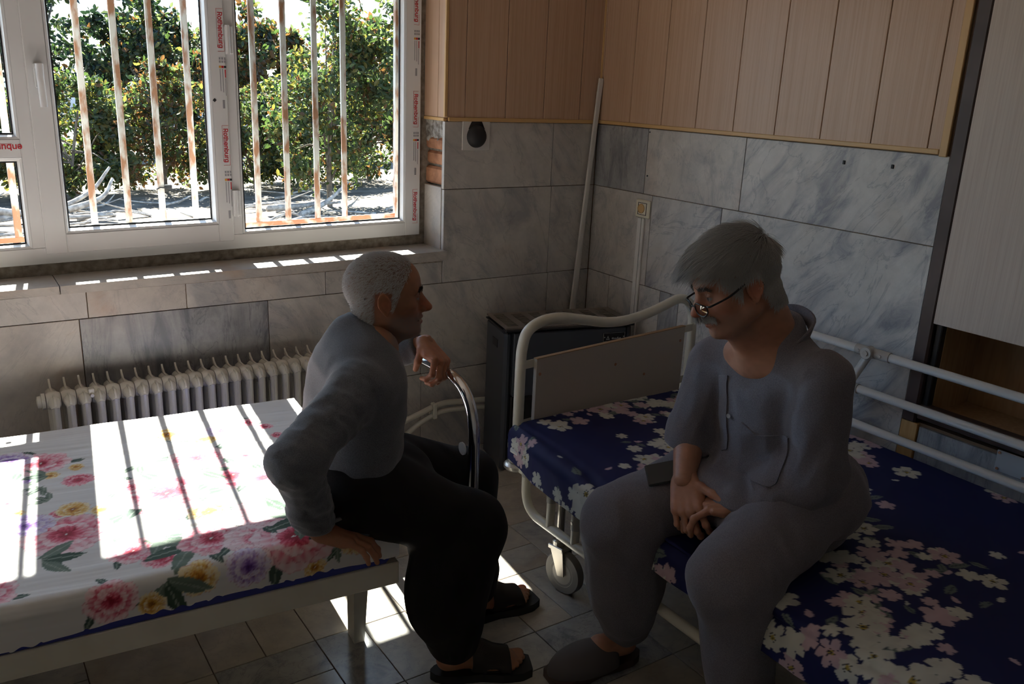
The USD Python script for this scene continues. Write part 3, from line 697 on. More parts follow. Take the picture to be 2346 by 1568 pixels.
for y, z in ((-1.045, .470), (-1.188, .440), (-1.318, .404)):
    pivot(XR, y, z)
    if z < .46: part(bed2, 'rail_post', cyl((XR, y, .263), (XR, y, z - .05), .0145, 14), 'bed_enamel', 50)
    part(bed2, 'rail_tube', cyl((XR, y - .08, z), (XR, -2.60 + (y + 1.045), z), .0145, 14), 'bed_enamel_white', 50)
part(bed2, 'rail_post', cyl((XR + .02, -1.40, .263), (XR + .02, -1.40, .42), .012, 12), 'bed_enamel', 50)
# far guard rail, raised
XF = -.088
for y, z, y1 in ((-1.593, .8395, -2.72), (-1.50, .705, -2.66), (-1.47, .584, -2.80)):
    part(bed2, 'rail_tube', cyl((XF, y - .02, z), (XF, y1, z), .0145, 14), 'bed_enamel_white', 50)
    part(bed2, 'rail_joint', cat([cyl((XF, y - .072, z), (XF, y + .05, z), .0172, 16), disc((XF - .012, y, z), (1, 0, 0), .022, .032, 22, .003)]), 'grey_plastic', 35)
    for m_ in ([disc((XF - .029, y, z), (1, 0, 0), .009, .004, 12), disc((XF - .0172, y - .045, z), (1, 0, 0), .005, .004, 10), disc((XF - .0172, y + .034, z), (1, 0, 0), .005, .004, 10)]): part(bed2, 'screw', m_, 'steel_dull', False)
part(bed2, 'rail_tube', cyl((XF, -1.55, .8395), (XF, -1.20, .8395), .0145, 14), 'bed_enamel_white', 50)
for y0, y1 in ((-1.593, -1.47), (-2.70, -2.79)):
    part(bed2, 'rail_post', tube([(XF, y0, .8395), (XF, (y0 + y1) / 2, .705), (XF, y1, .584), (XF, y1 - .02, .43)], .0135, 12), 'bed_enamel_white', 50)

# ---- flat prints: painted into the sheets' own vertices
def pet5(u, v, cx, cy, r, rot, k=5, soft=.0, lobe=.55):
    """Inside test (0..1) of a flower of k round petals."""
    dx, dy = u - cx, v - cy
    d = np.hypot(dx, dy); a = np.arctan2(dy, dx) + rot
    edge = r * (lobe + (1 - lobe) * np.abs(np.cos(a * k / 2)) ** .55)
    return d < edge, d, a
def leaf_in(u, v, cx, cy, L, w, rot):
    dx, dy = u - cx, v - cy
    s = dx * math.cos(rot) + dy * math.sin(rot); t = -dx * math.sin(rot) + dy * math.cos(rot)
    q = np.clip(s / L, -1, 1)
    return (np.abs(s) < L) & (np.abs(t - .12 * L * (q * q)) < w * (1 - q * q)), t, s

def paint_navy(u, v, L, W):
    rng = np.random.default_rng(21)
    col = np.tile(V3(.0085, .0115, .075), (len(u), 1))
    tree = cKDTree(np.c_[u, v])
    cl = []                                   # clusters drifting in diagonal bands
    for k in range(int(L * W * 95)):
        cx, cy = rng.uniform(0, L), rng.uniform(0, W)
        if noise(np.array([[cx * 4.2 + cy * 2.0, cy * 5, 0]]), 4)[0] < .40: continue
        cl += [(cx, cy)]
    items = []
    for cx, cy in cl:
        for _ in range(int(rng.integers(2, 6))):
            items.append((cx + rng.normal(0, .055), cy + rng.normal(0, .045), 'f'))
        for _ in range(int(rng.integers(1, 4))): items.append((cx + rng.normal(0, .07), cy + rng.normal(0, .06), 'l'))
        items.append((cx + rng.normal(0, .10), cy + rng.normal(0, .09), 'p'))
    items.sort(key=lambda i: 'lpf'.index(i[2]))
    for x, y, kind in items:
        rot = rng.uniform(0, 6.28)
        if kind == 'f':
            r = rng.choice([.021, .028, .036, .043], p=[.25, .3, .3, .15]); near = tree.query_ball_point((x, y), r)
            if not near: continue
            near = np.array(near); uu, vv = u[near], v[near]
            wob = 1 + .10 * np.sin(uu * 190 + rot) * np.sin(vv * 170)
            ins, d, a = pet5(uu, vv, x, y, r * wob, rot, int(rng.choice([5, 5, 6])), lobe=.42)
            pink = rng.random() < .45
            base = V3(.50, .36, .40) if pink else V3(.55, .54, .48)
            petal = .5 + .5 * np.sin(a * 2.5 + rng.uniform(0, 6))
            c = base[None] * (1 - .16 * petal[:, None] * np.clip(d / r, 0, 1)[:, None])
            col[near[ins]] = c[ins]
            if r > .03 and rng.random() < .75:
                eye = d < r * .17; spk = (d < r * .30) & (np.abs(np.sin(a * 4.5)) > .86)
                col[near[spk]] = V3(.02, .02, .03); col[near[eye]] = V3(.36, .27, .05)
                dark = (d < r * .11) & (np.sin(a * 3) > 0); col[near[dark]] = V3(.03, .03, .03)
        else:
            Ln = rng.uniform(.018, .034) if kind == 'l' else rng.uniform(.010, .017); w = Ln * (.42 if kind == 'l' else .48)
            near = tree.query_ball_point((x, y), Ln * 1.1)
            if not near: continue
            near = np.array(near); ins, t, s = leaf_in(u[near], v[near], x, y, Ln, w, rot)
            c = V3(.14, .17, .155) if kind == 'l' else (V3(.50, .36, .42) if rng.random() < .6 else V3(.50, .50, .46))
            col[near[ins]] = c
            if kind == 'l': col[near[ins & (np.abs(t) < .0016)]] = V3(.05, .065, .075)
    return col

PINKS = np.array([(.34, .012, .035), (.62, .055, .11), (.75, .20, .27), (.84, .50, .55), (.88, .70, .72)])
def peony(col, u, v, tree, cx, cy, r, rot, seed, pal=PINKS, pale=0.0):
    rng = np.random.default_rng(seed)
    near = tree.query_ball_point((cx, cy), r * 1.25)
    if not near: return
    near = np.array(near); uu, vv = u[near] - cx, v[near] - cy
    for ringk, (rr, n, shade) in enumerate(((1.0, 7, 2.6), (.80, 7, 1.6), (.60, 6, 2.4), (.42, 5, 1.0), (.25, 4, .4))):
        for j in range(n):
            a = rot + ringk * .5 + 6.283 * j / n + rng.normal(0, .12)
            px, py = math.cos(a) * r * rr * .58, math.sin(a) * r * rr * .58
            dx, dy = uu - px, vv - py
            s = dx * math.cos(a) + dy * math.sin(a); t = -dx * math.sin(a) + dy * math.cos(a)
            w = r * rr * .50
            e = (s / (r * rr * .46)) ** 2 + (t / (w * .95)) ** 2 + .10 * np.sin(t / w * 9 + seed + j)
            ins = e < 1
            tone = np.clip(shade + 1.5 * (s / (r * rr * .5)) + .45 * np.sin(t / w * 11 + j) + rng.normal(0, .35) + pale, 0, 4)
            lo = np.floor(tone).astype(int).clip(0, 3); fr = (tone - lo)[:, None]
            c = pal[lo] * (1 - fr) + pal[lo + 1] * fr
            c = np.where((e > .90)[:, None], c * V3(.80, .62, .66), c)
            col[near[ins]] = c[ins]
def paint_floral(u, v, L, W, spots):
    """White cotton with big peonies and sprigs; spots: (kind, u, v, size, turn)."""
    rng = np.random.default_rng(5)
    col = np.tile(V3(.72, .70, .69), (len(u), 1)); tree = cKDTree(np.c_[u, v])
    purple = np.array([(.10, .03, .22), (.22, .10, .42), (.42, .28, .60), (.66, .56, .76), (.78, .72, .82)])
    orange = np.array([(.28, .10, .01), (.50, .20, .02), (.68, .36, .06), (.78, .58, .25), (.84, .74, .52)])
    extra = []
    for k in range(120):
        extra.append((str(rng.choice(['leaf', 'leaf', 'sprig', 'purple', 'orange', 'small'])), rng.uniform(0, L), rng.uniform(0, W), rng.uniform(.014, .030), rng.uniform(0, 6.28)))
    for kind, x, y, r, rot in extra + list(spots):
        if kind in ('leaf', 'sprig'):
            for q in range(3 if kind == 'leaf' else 5):
                a = rot + (q - 1) * .8; Ln = r * (1.2 if kind == 'leaf' else .7)
                lx, ly = x + math.cos(a) * Ln, y + math.sin(a) * Ln
                near = tree.query_ball_point((lx, ly), Ln * 1.1)
                if not near: continue
                near = np.array(near); ins, t, s = leaf_in(u[near], v[near], lx, ly, Ln, Ln * (.34 if kind == 'leaf' else .16), a)
                c = V3(.045, .085, .055) if q % 2 else V3(.14, .19, .145)
                col[near[ins]] = c; col[near[ins & (np.abs(t) < .0018)]] = V3(.26, .31, .25)
        elif kind in ('peony', 'pale'):
            for q in range(3):
                a = rot + 2.1 * q + .5; lx, ly = x + math.cos(a) * r * 1.08, y + math.sin(a) * r * 1.08
                near = tree.query_ball_point((lx, ly), r * .5)
                if near:
                    near = np.array(near); ins, t, s = leaf_in(u[near], v[near], lx, ly, r * .42, r * .16, a + .4)
                    col[near[ins]] = V3(.05, .085, .065); col[near[ins & (np.abs(t) < .0018)]] = V3(.2, .25, .2)
            peony(col, u, v, tree, x, y, r, rot, int(abs(x * 971 + y * 577)), pale=.9 if kind == 'pale' else .0)
        elif kind == 'small':
            peony(col, u, v, tree, x, y, r, rot, int(abs(x * 971 + y * 577)), pale=-.6)
        else:
            peony(col, u, v, tree, x, y, r, rot, int(abs(x * 871 + y * 377)), purple if kind == 'purple' else orange, pale=.2)
    return col
painted('sheet_floral', .75, None, sheen=.1, spec=.3)
painted('sheet_navy', .7, None, sheen=.0, spec=.3)

# ---- bed 1 : bed under the window
TH = math.radians(4.7)
A1, B1 = V3(-math.cos(TH), math.sin(TH), 0), V3(-math.sin(TH), -math.cos(TH), 0)   # A1 along the bed to the left, B1 across towards the room
R1 = np.stack([A1, B1, V3(0, 0, 1)], 1)
bp = lambda a, b, z: A1 * a + B1 * b + V3(0, 0, z)
BZ1 = .56
def bbox(a0, a1, b0, b1, z0, z1, e=.002): return place(box(a0, a1, b0, b1, z0, z1, e), R1 * np.array([1, 1, 1]), (0, 0, 0))
def fixw(m):
    m = asm(m)
    return m if m.volume >= 0 else trimesh.Trimesh(m.vertices, m.faces[:, ::-1], process=False)
bed1 = thing('patient_bed', 'low cream metal patient bed under the window, spread with a pink floral sheet', 'bed', tuple(bp(2.5, 1.05, 0)))
part(bed1, 'side_rail', fixw(bbox(1.585, 3.58, 1.515, 1.545, .386, .449)), 'bed_enamel', False)
part(bed1, 'side_rail', fixw(bbox(1.585, 3.58, .60, .63, .386, .449)), 'bed_enamel', False)
part(bed1, 'end_rail', fixw(bbox(1.585, 1.62, .60, 1.54, .386, .44)), 'bed_enamel', False)
part(bed1, 'end_rail', fixw(bbox(3.55, 3.58, .60, 1.54, .386, .44)), 'bed_enamel', False)
part(bed1, 'deck', fixw(bbox(1.60, 3.56, .62, 1.50, .405, .418)), 'bed_enamel', False)
def leg(a, b): 
    s = [bp(a, b, .39), bp(a - .06, b - .20, .0)]
    part(bed1, 'leg', hull(np.vstack([s[0] + A1 * i * .022 + B1 * j * .03 for i in (-1, 1) for j in (-1, 1)] + [s[1] + A1 * i * .016 + B1 * j * .03 for i in (-1, 1) for j in (-1, 1)])), 'bed_enamel', False)
leg(1.645, 1.40); leg(3.50, 1.46); leg(1.66, .80); leg(3.50, .80)
mt1 = single('mattress', (lambda m: fixw(place(m, R1)))(box(1.583, 3.585, .58, 1.542, .418, .548, .035)), 'blue_vinyl', 'blue vinyl mattress on the low bed under the window', 'mattress', smooth=50)

def drape(a0, a1, b0, b1, ztop, drop, rad_, wrinkle, da, db, hem_fn, far_drop=.02):
    """Cloth over a mattress: far edge, flat top, rounded near edge, hanging side. Returns the grid with its flat coordinates."""
    na = int((a1 - a0) / da) + 1
    arc = rad_ * math.pi / 2
    Ltop = (b1 - b0) - rad_
    S = np.concatenate([np.arange(-far_drop, Ltop + arc + drop, db)])
    a = np.linspace(a0, a1, na)
    A, SS = np.meshgrid(a, S, indexing='ij')
    hem = hem_fn(A)
    full = Ltop + arc
    SS = np.where(SS > full, full + (SS - full) * hem / drop, SS)
    ph = np.clip((SS - Ltop) / rad_, 0, math.pi / 2)
    b = np.where(SS < 0, b0 - 0.002, b0 + np.minimum(SS, Ltop) + rad_ * np.sin(ph))
    z = np.where(SS < 0, ztop + SS, ztop - rad_ * (1 - np.cos(ph)) - np.maximum(SS - full, 0))
    nrm_b, nrm_z = np.sin(ph), np.cos(ph)
    w = wrinkle(A, SS)
    b = b + nrm_b * w; z = z + nrm_z * w
    return A, SS, b, z

def wr1(A, S):
    f = fbm(np.dstack([A * 2.2, S * 46 + A * 3.0, 0 * A]), 3, 11) - .5
    g = noise(np.dstack([A * 3, S * 5, 0 * A]), 3)
    edge = np.clip((S - .80) / .12, 0, 1)
    return .0085 * f * (.35 + g) * (1 - .4 * edge) + .006 * (fbm(np.dstack([A * 5, S * 5, 0 * A]), 3, 8) - .5) - .012 * edge * (noise(np.dstack([A * 4, S * 1.0, 0 * A]), 6) - .5)
HEM1 = lambda A: .052 + .012 * (fbm(np.dstack([A * 9, 0 * A, 0 * A]), 3, 9) - .5) + .004 * np.sin(A * 160) * (noise(np.dstack([A * 30, 0 * A, 0 * A]), 2) > .6) + .014 * np.clip((A - 2.1) / .4, 0, 1)
A, S, B, Z = drape(1.588, 2.95, .573, 1.552, BZ1, .052, .035, wr1, .0040, .0036, HEM1)
V = (A[..., None] * A1 + B[..., None] * B1); V[..., 2] = Z
SPOTS = [('peony', 2.365, .245, .075, .3), ('purple', 2.44, .20, .06, 1.0), ('peony', 2.32, .70, .098, .8), ('purple', 2.40, .62, .06, .2), ('orange', 2.30, .57, .04, 0), ('orange', 2.235, .60, .03, 0), ('small', 2.28, .40, .04, 0), ('orange', 2.28, .31, .02, 0),
         ('peony', 2.08, .57, .105, .2), ('peony', 1.97, .38, .08, 1.2), ('peony', 1.90, .53, .085, 2.0), ('pale', 2.16, .50, .05, 0), ('peony', 1.83, .58, .07, 0), ('orange', 2.02, .17, .05, 0), ('orange', 1.93, .25, .04, 0), ('purple', 1.87, .20, .05, 0),
         ('peony', 2.19, .84, .055, .4), ('small', 2.14, .90, .04, .4), ('leaf', 2.12, .80, .04, 2), ('leaf', 2.06, .87, .05, .2), ('peony', 2.02, .86, .075, 1.0), ('pale', 1.93, .90, .07, 2.0), ('peony', 1.84, .93, .10, .5), ('pale', 1.88, .78, .08, 1), ('purple', 1.96, .99, .05, .4), ('orange', 2.07, .99, .045, .4),
         ('peony', 2.25, 1.00, .055, .2), ('leaf', 2.14, .98, .045, 1.9), ('orange', 2.17, 1.03, .03, 0), ('leaf', 1.78, .84, .05, .3), ('leaf', 1.72, .90, .045, .5), ('small', 1.69, .87, .02, 0), ('orange', 1.70, .97, .05, 0), ('peony', 1.78, .17, .03, 0), ('small', 1.74, .22, .025, 0), ('purple', 1.85, .06, .03, 0), ('small', 1.72, .30, .02, 0),
         ('peony', 2.55, .55, .07, 0), ('peony', 2.48, .90, .06, 0), ('peony', 2.70, .3, .08, 0), ('peony', 2.75, .8, .08, 0), ('leaf', 2.35, .33, .03, 0), ('leaf', 2.38, .80, .04, 3), ('pale', 2.0, .70, .05, 0), ('leaf', 1.98, .47, .04, 2.2), ('orange', 2.0, .72, .05, .2), ('leaf', 1.86, .70, .045, 2)]
cs = paint_floral(A.ravel(), S.ravel(), 3.0, 1.05, SPOTS)
single('bed_sheet', grid_mesh(V), 'sheet_floral', 'white cotton sheet printed with pink peonies, half in sunlight', 'bed sheet', smooth=True, col=cs)

# ---- mattress and sheet of bed 2
single('mattress', box(X2A + .02, X2B - .01, Y2B, Y2A, .437, .487, .02), 'bed_enamel_white', 'mattress on the hospital bed with the raised side rail, wrapped in navy floral cloth', 'mattress', smooth=50)
def wr2(A, S):
    f = fbm(np.dstack([A * 14 + S * 10, S * 3.0 - A * 1.5, 0 * A]), 3, 31) - .5
    g = noise(np.dstack([A * 2.5, S * 3, 0 * A]), 13)
    side = np.clip((S - .93) / .06, 0, 1)
    sit = np.exp(-(((A + 1.82) / .24) ** 2 + ((S - .80) / .30) ** 2))
    fold = -.016 * np.exp(-((S - 1.0 + .05 * np.sin(A * 4)) / .018) ** 2) * side
    return .007 * f * (.3 + g) + .006 * (fbm(np.dstack([A * 4, S * 4, 0 * A]), 3, 18) - .5) - .045 * sit + fold
HEM2 = lambda A: .085 + .02 * (fbm(np.dstack([A * 5, 0 * A, 0 * A]), 3, 19) - .5)
A, S, B, Z = drape(Y2B, Y2A + .008, 0, X2B - X2A, BZ2, .085, .04, wr2, .0040, .0036, HEM2, far_drop=.05)
V = np.dstack([X2B - B, A, Z])
V[..., 0] += -.035 * np.clip((-1.05 - A) / .5, 0, 1) * np.clip((B - .9) / .1, 0, 1) + .03 * np.clip((A + 1.15) / .2, 0, 1) * np.clip((B - .9) / .1, 0, 1)
gm = grid_mesh(V); gm = trimesh.Trimesh(gm.vertices, gm.faces[:, ::-1], process=False)
cs = paint_navy(A.ravel() - Y2B, S.ravel() + .1, 2.1, 1.3)
single('bed_sheet', gm, 'sheet_navy', 'navy cotton sheet printed with white and pink flowers on the hospital bed', 'bed sheet', smooth=True, col=cs)

# ---- chrome support hoop at the end of bed 1
hoop = thing('support_rail', 'chrome tubular hand rail at the end of the low bed, gripped by the man', 'hand rail', (-1.40, -.95, 0))
part(hoop, 'hoop', tube(fillet_path([(-1.40, -.62, 0.0), (-1.40, -.62, .803), (-1.40, -1.262, .826), (-1.40, -1.262, 0.0)], .165, 14), .0165, 20), 'chrome', 60)
part(hoop, 'clip', place(lathe([(.010, -.002), (.019, -.002), (.019, .002), (.010, .002)], (0, 0, 0), (1, 0, 0), 20), None, (-1.415, -1.225, .63)), 'white_plastic', 40, label='white plastic ring clip')
part(hoop, 'cross_bar', cyl((-1.40, -.62, .30), (-1.40, -1.262, .30), .010, 14), 'chrome', 60)
for y in (-.62, -1.262): part(hoop, 'rubber_foot', lathe([(.021, 0), (.022, .03), (.018, .04)], (-1.40, y, 0), (0, 0, 1), 16), 'rubber_black', 40)
# ================================================================== outside
ground = struct('ground')
gx, gy = np.meshgrid(np.linspace(-16, 22, 150), np.linspace(.37, 34, 130), indexing='ij')
GZ = lambda x, y: .30 - .0 * y + .10 * (fbm(np.dstack([np.atleast_2d(x) * .5, np.atleast_2d(y) * .5, 0 * np.atleast_2d(x)]), 4, 41) - .5) - .03 * np.clip(np.atleast_2d(y) - 8, 0, 40)
gz = GZ(gx, gy)
mottled('dry_soil', (.10, .078, .060), (.24, .20, .16), 5, .95, .35, .65, bump=1.0, detail=8)
part(ground, 'soil', grid_mesh(np.dstack([gx, gy, gz])), 'dry_soil', True)
ext = struct('wall_outer_eave')
part(ext, 'eave', box(-6, 1.5, .37, .66, 2.79, 3.0), 'plaster', False)
aw = thing('window_awning', 'plain sheet awning on the outer wall above the right end of the window', 'awning', (-.6, .5, 2.1))
part(aw, 'sheet', hull([(x, y, z + d) for x in (-1.66, .6) for y, z in ((.37, 2.78), (.70, 2.055)) for d in (0, .02)]), 'zinc_plate', False)
part(aw, 'stay', cyl((-.3, .37, 2.2), (-.3, .66, 2.13), .008, 8), 'zinc_plate')

def leafmat(name, c, tr, mixf=.5):
    MAT[name] = usdkit.material(stage, f'/World/Looks/{name}', {
        "oi": ("object_info", {}), "h": ("hsv", {"color": c}), "mr": ("math", {"math_type": "multiply_add", "value2": .5, "value3": .75}),
        "p": ("principled_bsdf", {"roughness": .42, "specular_ior_level": .5}), "t": ("translucent_bsdf", {"color": tr}), "mx": ("mix_closure", {"fac": mixf})},
        [("oi.random", "mr.value1"), ("mr.value", "h.value"), ("h.color", "p.base_color"), ("p.BSDF", "mx.closure1"), ("t.BSDF", "mx.closure2")], surface="mx.closure")
leafmat('leaf_green', (.045, .068, .030), (.085, .14, .03))
leafmat('leaf_dark', (.016, .030, .022), (.02, .045, .018), .35)
leafmat('leaf_yellow', (.13, .115, .03), (.27, .24, .045))
leafmat('leaf_orange', (.12, .065, .025), (.22, .105, .03))
leafmat('leaf_pale', (.085, .11, .055), (.18, .23, .08))
mottled('bark', (.10, .08, .06), (.20, .16, .12), 20, .9)
mottled('dead_wood', (.25, .22, .19), (.46, .42, .37), 20, .85)

def leaf_mesh():
    P = np.array([(0, 0, 0), (.30, .22, .05), (.65, .24, .05), (1, 0, -.06), (.65, -.24, .05), (.30, -.22, .05), (.5, 0, 0)])
    return trimesh.Trimesh(P, np.array([(0, 6, 1), (1, 6, 2), (2, 6, 3), (3, 6, 4), (4, 6, 5), (5, 6, 0)]), process=False)
LEAF = leaf_mesh()
UsdGeom.Scope.Define(stage, '/World/Looks/leaf_shapes') if False else None
def foliage(parent, pts, sizes, mats, weights, seed, name='foliage'):
    rng = np.random.default_rng(seed); n = len(pts)
    path = numbered(parent, name)
    pi = UsdGeom.PointInstancer.Define(stage, path)
    root = '/'.join(parent.split('/')[:3]); o = ORIGIN[root]
    protos = []
    for k, m in enumerate(mats):
        p = f'{path}/leaf_{k:03d}' if k else f'{path}/leaf'
        usdkit.mesh(stage, p, LEAF, MAT[m], smooth=False); protos.append(Sdf.Path(p))
    pi.CreatePrototypesRel().SetTargets(protos)
    pi.CreatePositionsAttr(Vt.Vec3fArray.FromNumpy((pts - o).astype(np.float32)))
    q = rng.normal(size=(n, 4)); q /= np.linalg.norm(q, axis=1, keepdims=True)
    pi.CreateOrientationsAttr(Vt.QuathArray([Gf.Quath(float(a), float(b), float(c), float(d)) for a, b, c, d in q]))
    pi.CreateScalesAttr(Vt.Vec3fArray.FromNumpy(np.repeat(np.asarray(sizes)[:, None], 3, 1).astype(np.float32)))
    pi.CreateProtoIndicesAttr(Vt.IntArray.FromNumpy(rng.choice(len(mats), n, p=weights).astype(np.int32)))
    tag(pi.GetPrim(), kind='stuff')

def plant(name, label, category, group, x, y, h, rx, ry, n, size, mats, weights, seed, trunk=.04, base=.02, shape=1.0):
    rng = np.random.default_rng(seed)
    z0 = float(GZ(x, y)[0, 0])
    t = thing(name, label, category, (x, y, z0), group)
    # clumps fill the crown
    nc = max(14, int(n / 110)); C = rng.normal(size=(nc, 3)); C /= np.linalg.norm(C, axis=1, keepdims=True)
    C *= rng.uniform(.25, 1.0, (nc, 1)) ** .5
    zc = (C[:, 2] * .5 + .5)
    taper = 1 - shape * .45 * zc
    C = np.c_[C[:, 0] * rx * taper, C[:, 1] * ry * taper, base * h + zc * h * (1 - base) * .97]
    k = rng.integers(0, nc, n); cr = rng.uniform(.10, .24, nc) * min(1.3, .5 + h * .3)
    d = rng.normal(size=(n, 3)); d /= np.linalg.norm(d, axis=1, keepdims=True); d *= rng.uniform(.2, 1, (n, 1)) ** .6
    pts = C[k] + d * cr[k][:, None] * V3(1, 1, .85)
    pts = pts[pts[:, 2] > .03] + V3(x, y, z0)
    foliage(t, pts, rng.uniform(.7, 1.3, len(pts)) * size, mats, weights, seed + 1)
    stems = [tube(smooth_path([V3(x, y, z0 - .1), V3(x, y, z0 + h * .25), V3(x + rx * .1, y, z0 + h * .7)], 4), [trunk] * 4 + [trunk * .7] * 4 + [trunk * .4], 7)]
    for j in rng.choice(nc, min(nc, 14), replace=False):
        s = V3(x, y, z0 + h * rng.uniform(.08, .45)); e = C[j] + V3(x, y, z0)
        stems.append(tube([s, (s + e) / 2 + V3(0, 0, .06), e], [trunk * .5, trunk * .35, trunk * .15], 5))
    part(t, 'trunk', cat(stems), 'bark', True)
    return t

YG_ = ['leaf_green', 'leaf_yellow', 'leaf_orange', 'leaf_pale', 'leaf_dark']
BUSH = 'yellowing shrubs in front of the far trees'
k = 0
ADJ = ['mostly yellow', 'yellow and green', 'mostly green', 'rusty orange', 'thin, greenish', 'dense yellow', 'mixed orange and green', 'olive green']
for x, y, h, r, w in ((-3.6, 6.6, 1.5, .95, (.30, .30, .12, .23, .05)), (-2.4, 7.1, 1.35, .95, (.25, .34, .18, .18, .05)), (-1.35, 6.9, 1.25, .90, (.42, .24, .06, .23, .05)), (-.35, 7.3, 1.45, .95, (.30, .20, .30, .15, .05)),
                      (.65, 7.2, 1.25, .85, (.40, .20, .05, .30, .05)), (1.5, 7.6, 1.5, .95, (.40, .26, .08, .2, .06)), (2.4, 7.8, 1.55, 1.0, (.44, .16, .2, .15, .05)), (-4.8, 7.4, 1.7, 1.1, (.35, .3, .1, .2, .05))):
    plant('shrub', f'{ADJ[k]} autumn shrub, number {k + 1} counted from the left of the row outside' if False else ['yellow green shrub seen through the left pane', 'yellow and orange shrub behind the leftmost bars of the middle pane', 'green shrub low in the middle of the centre pane', 'rusty orange shrub behind the right bars of the middle pane', 'green shrub just left of the window mullion, outside', 'green and yellow shrub at the left of the right pane', 'pale green shrub in the middle of the right pane', 'tall shrub outside, beyond the left edge of the window'][k],
          'shrub', BUSH, x, y, h, r * 1.12, r * .8, 8500, .062, YG_, w, 100 + 7 * k, trunk=.02); k += 1
TREES = 'trees behind the shrubs'
for k, (x, y, h, r, n, w, lb) in enumerate((
        (-4.6, 13.5, 3.0, 1.8, 3800, (.22, .05, .05, .13, .55), 'blue green tree outside at the far left'),
        (-.9, 14.5, 3.5, 1.9, 5200, (.18, .02, .02, .10, .68), 'tallest dark green tree behind the middle pane'),
        (1.0, 14.0, 2.8, 1.35, 3600, (.30, .08, .12, .20, .30), 'small dark tree right of the tallest one'),
        (2.6, 13.0, 2.75, 1.3, 3400, (.25, .15, .34, .12, .14), 'orange tinged tree behind the right bars of the middle pane'),
        (4.2, 12.0, 2.55, 1.2, 3000, (.15, .12, .50, .08, .15), 'brown leaved tree seen beside the window mullion'),
        (6.4, 13.0, 3.3, 1.7, 3600, (.40, .10, .05, .20, .25), 'green tree deep behind the right pane'))):
    plant('tree', lb, 'tree', TREES, x, y, h, r * 1.1, r * .8, int(n * 2.2), .120, YG_, w, 300 + 9 * k, trunk=.07, base=.12)
plant('leafy_tree', 'broad green tree filling the right half of the right pane, close to the house', 'tree', None, 2.55, 5.2, 3.3, 1.25, .85, 15000, .072, YG_, (.52, .07, .04, .27, .10), 500, trunk=.035, base=.06, shape=-.1)
plant('leafy_tree', 'slim leafy tree between the mullion and the broad tree, close to the house', 'tree', None, .95, 5.6, 2.35, .75, .6, 6500, .065, YG_, (.40, .20, .08, .26, .06), 520, trunk=.03, base=.05)

deb = thing('dead_branches', 'heap of bleached dead branches on the ground outside', 'branches', (-1.6, 5.6, .3))
rng = np.random.default_rng(3); ms = []
for q in range(70):
    x, y = rng.uniform(-4, 2.2), rng.uniform(3.9, 6.4)
    a, L = rng.uniform(-.5, .5) + (math.pi if rng.random() < .5 else 0), rng.uniform(.15, .7)
    z = float(GZ(x, y)[0, 0])
    p = [V3(x, y, z + .01), V3(x + L * .5 * math.cos(a), y + L * .5 * math.sin(a), z + .03 + rng.uniform(0, .05)), V3(x + L * math.cos(a), y + L * math.sin(a), z + rng.uniform(.01, .16))]
    ms.append(tube(smooth_path(p, 3), [.016, .014, .013, .011, .008, .006, .004][:7], 5))
for (x, y), pts in (((-1.75, 5.3), [(-.55, 0, .04), (0, .1, .10), (.35, .2, .24), (.55, .3, .45)]), ((-1.6, 5.3), [(0, .1, .10), (.28, .1, .20), (.40, .2, .36)]), ((-1.75, 5.25), [(-.4, .1, .12), (.1, 0, .06), (.5, .1, .05)]), ((.7, 5.0), [(-.3, 0, .02), (0, .1, .12), (.25, .1, .32)]), ((.6, 5.1), [(-.5, 0, .08), (.3, .1, .10)])):
    z = float(GZ(x, y)[0, 0])
    P = smooth_path([V3(x + a, y + b, z + c) for a, b, c in pts], 4)
    ms.append(tube(P, np.linspace(.034, .012, len(P)), 6))
part(deb, 'branch', cat(ms), 'dead_wood', True, kind='stuff')
# ================================================================== figures: one smooth field per body or garment
def cap_(p, a, b, ra, rb):
    a, b = np.asarray(a, np.float32), np.asarray(b, np.float32); ab = b - a
    t = np.clip((p - a) @ ab / (ab @ ab), 0, 1)
    return np.linalg.norm(p - a - t[:, None] * ab, axis=1) - (ra + (rb - ra) * t)
def ell_(p, c, r, R=None):
    q = p - np.asarray(c, np.float32)
    if R is not None: q = q @ np.asarray(R, np.float32)
    r = np.asarray(r, np.float32)
    k0 = np.linalg.norm(q / r, axis=1); k1 = np.linalg.norm(q / (r * r), axis=1)
    return k0 * (k0 - 1) / np.maximum(k1, 1e-9)
def smin(a, b, k):
    h = np.maximum(k - np.abs(a - b), 0) / k
    return np.minimum(a, b) - h * h * k * .25
def smax(a, b, k): return -smin(-a, -b, k)
def uni(ds, k):
    d = ds[0]
    for e in ds[1:]: d = smin(d, e, k)
    return d
def sweep_(p, st, lat):
    """Elliptical tube through stations (centre, half-width along lat, half-depth)."""
    out = None
    for (c0, a0, b0), (c1, a1, b1) in zip(st[:-1], st[1:]):
        c0, c1 = np.asarray(c0, np.float32), np.asarray(c1, np.float32); ax = c1 - c0; L = np.linalg.norm(ax)
        t = np.clip((p - c0) @ ax / (L * L), 0, 1)
        u = np.asarray(lat, np.float32); u = u - ax * (u @ ax) / (L * L); u /= np.linalg.norm(u); w = ax / L; v = np.cross(w, u)
        q = p - c0 - t[:, None] * ax
        a, b = a0 + (a1 - a0) * t, b0 + (b1 - b0) * t
        m = np.minimum(a, b)
        k = np.sqrt((q @ u / a) ** 2 + (q @ v / b) ** 2 + (q @ w / m) ** 2)
        d = (k - 1) * m
        out = d if out is None else smin(out, d, .02)
    return out

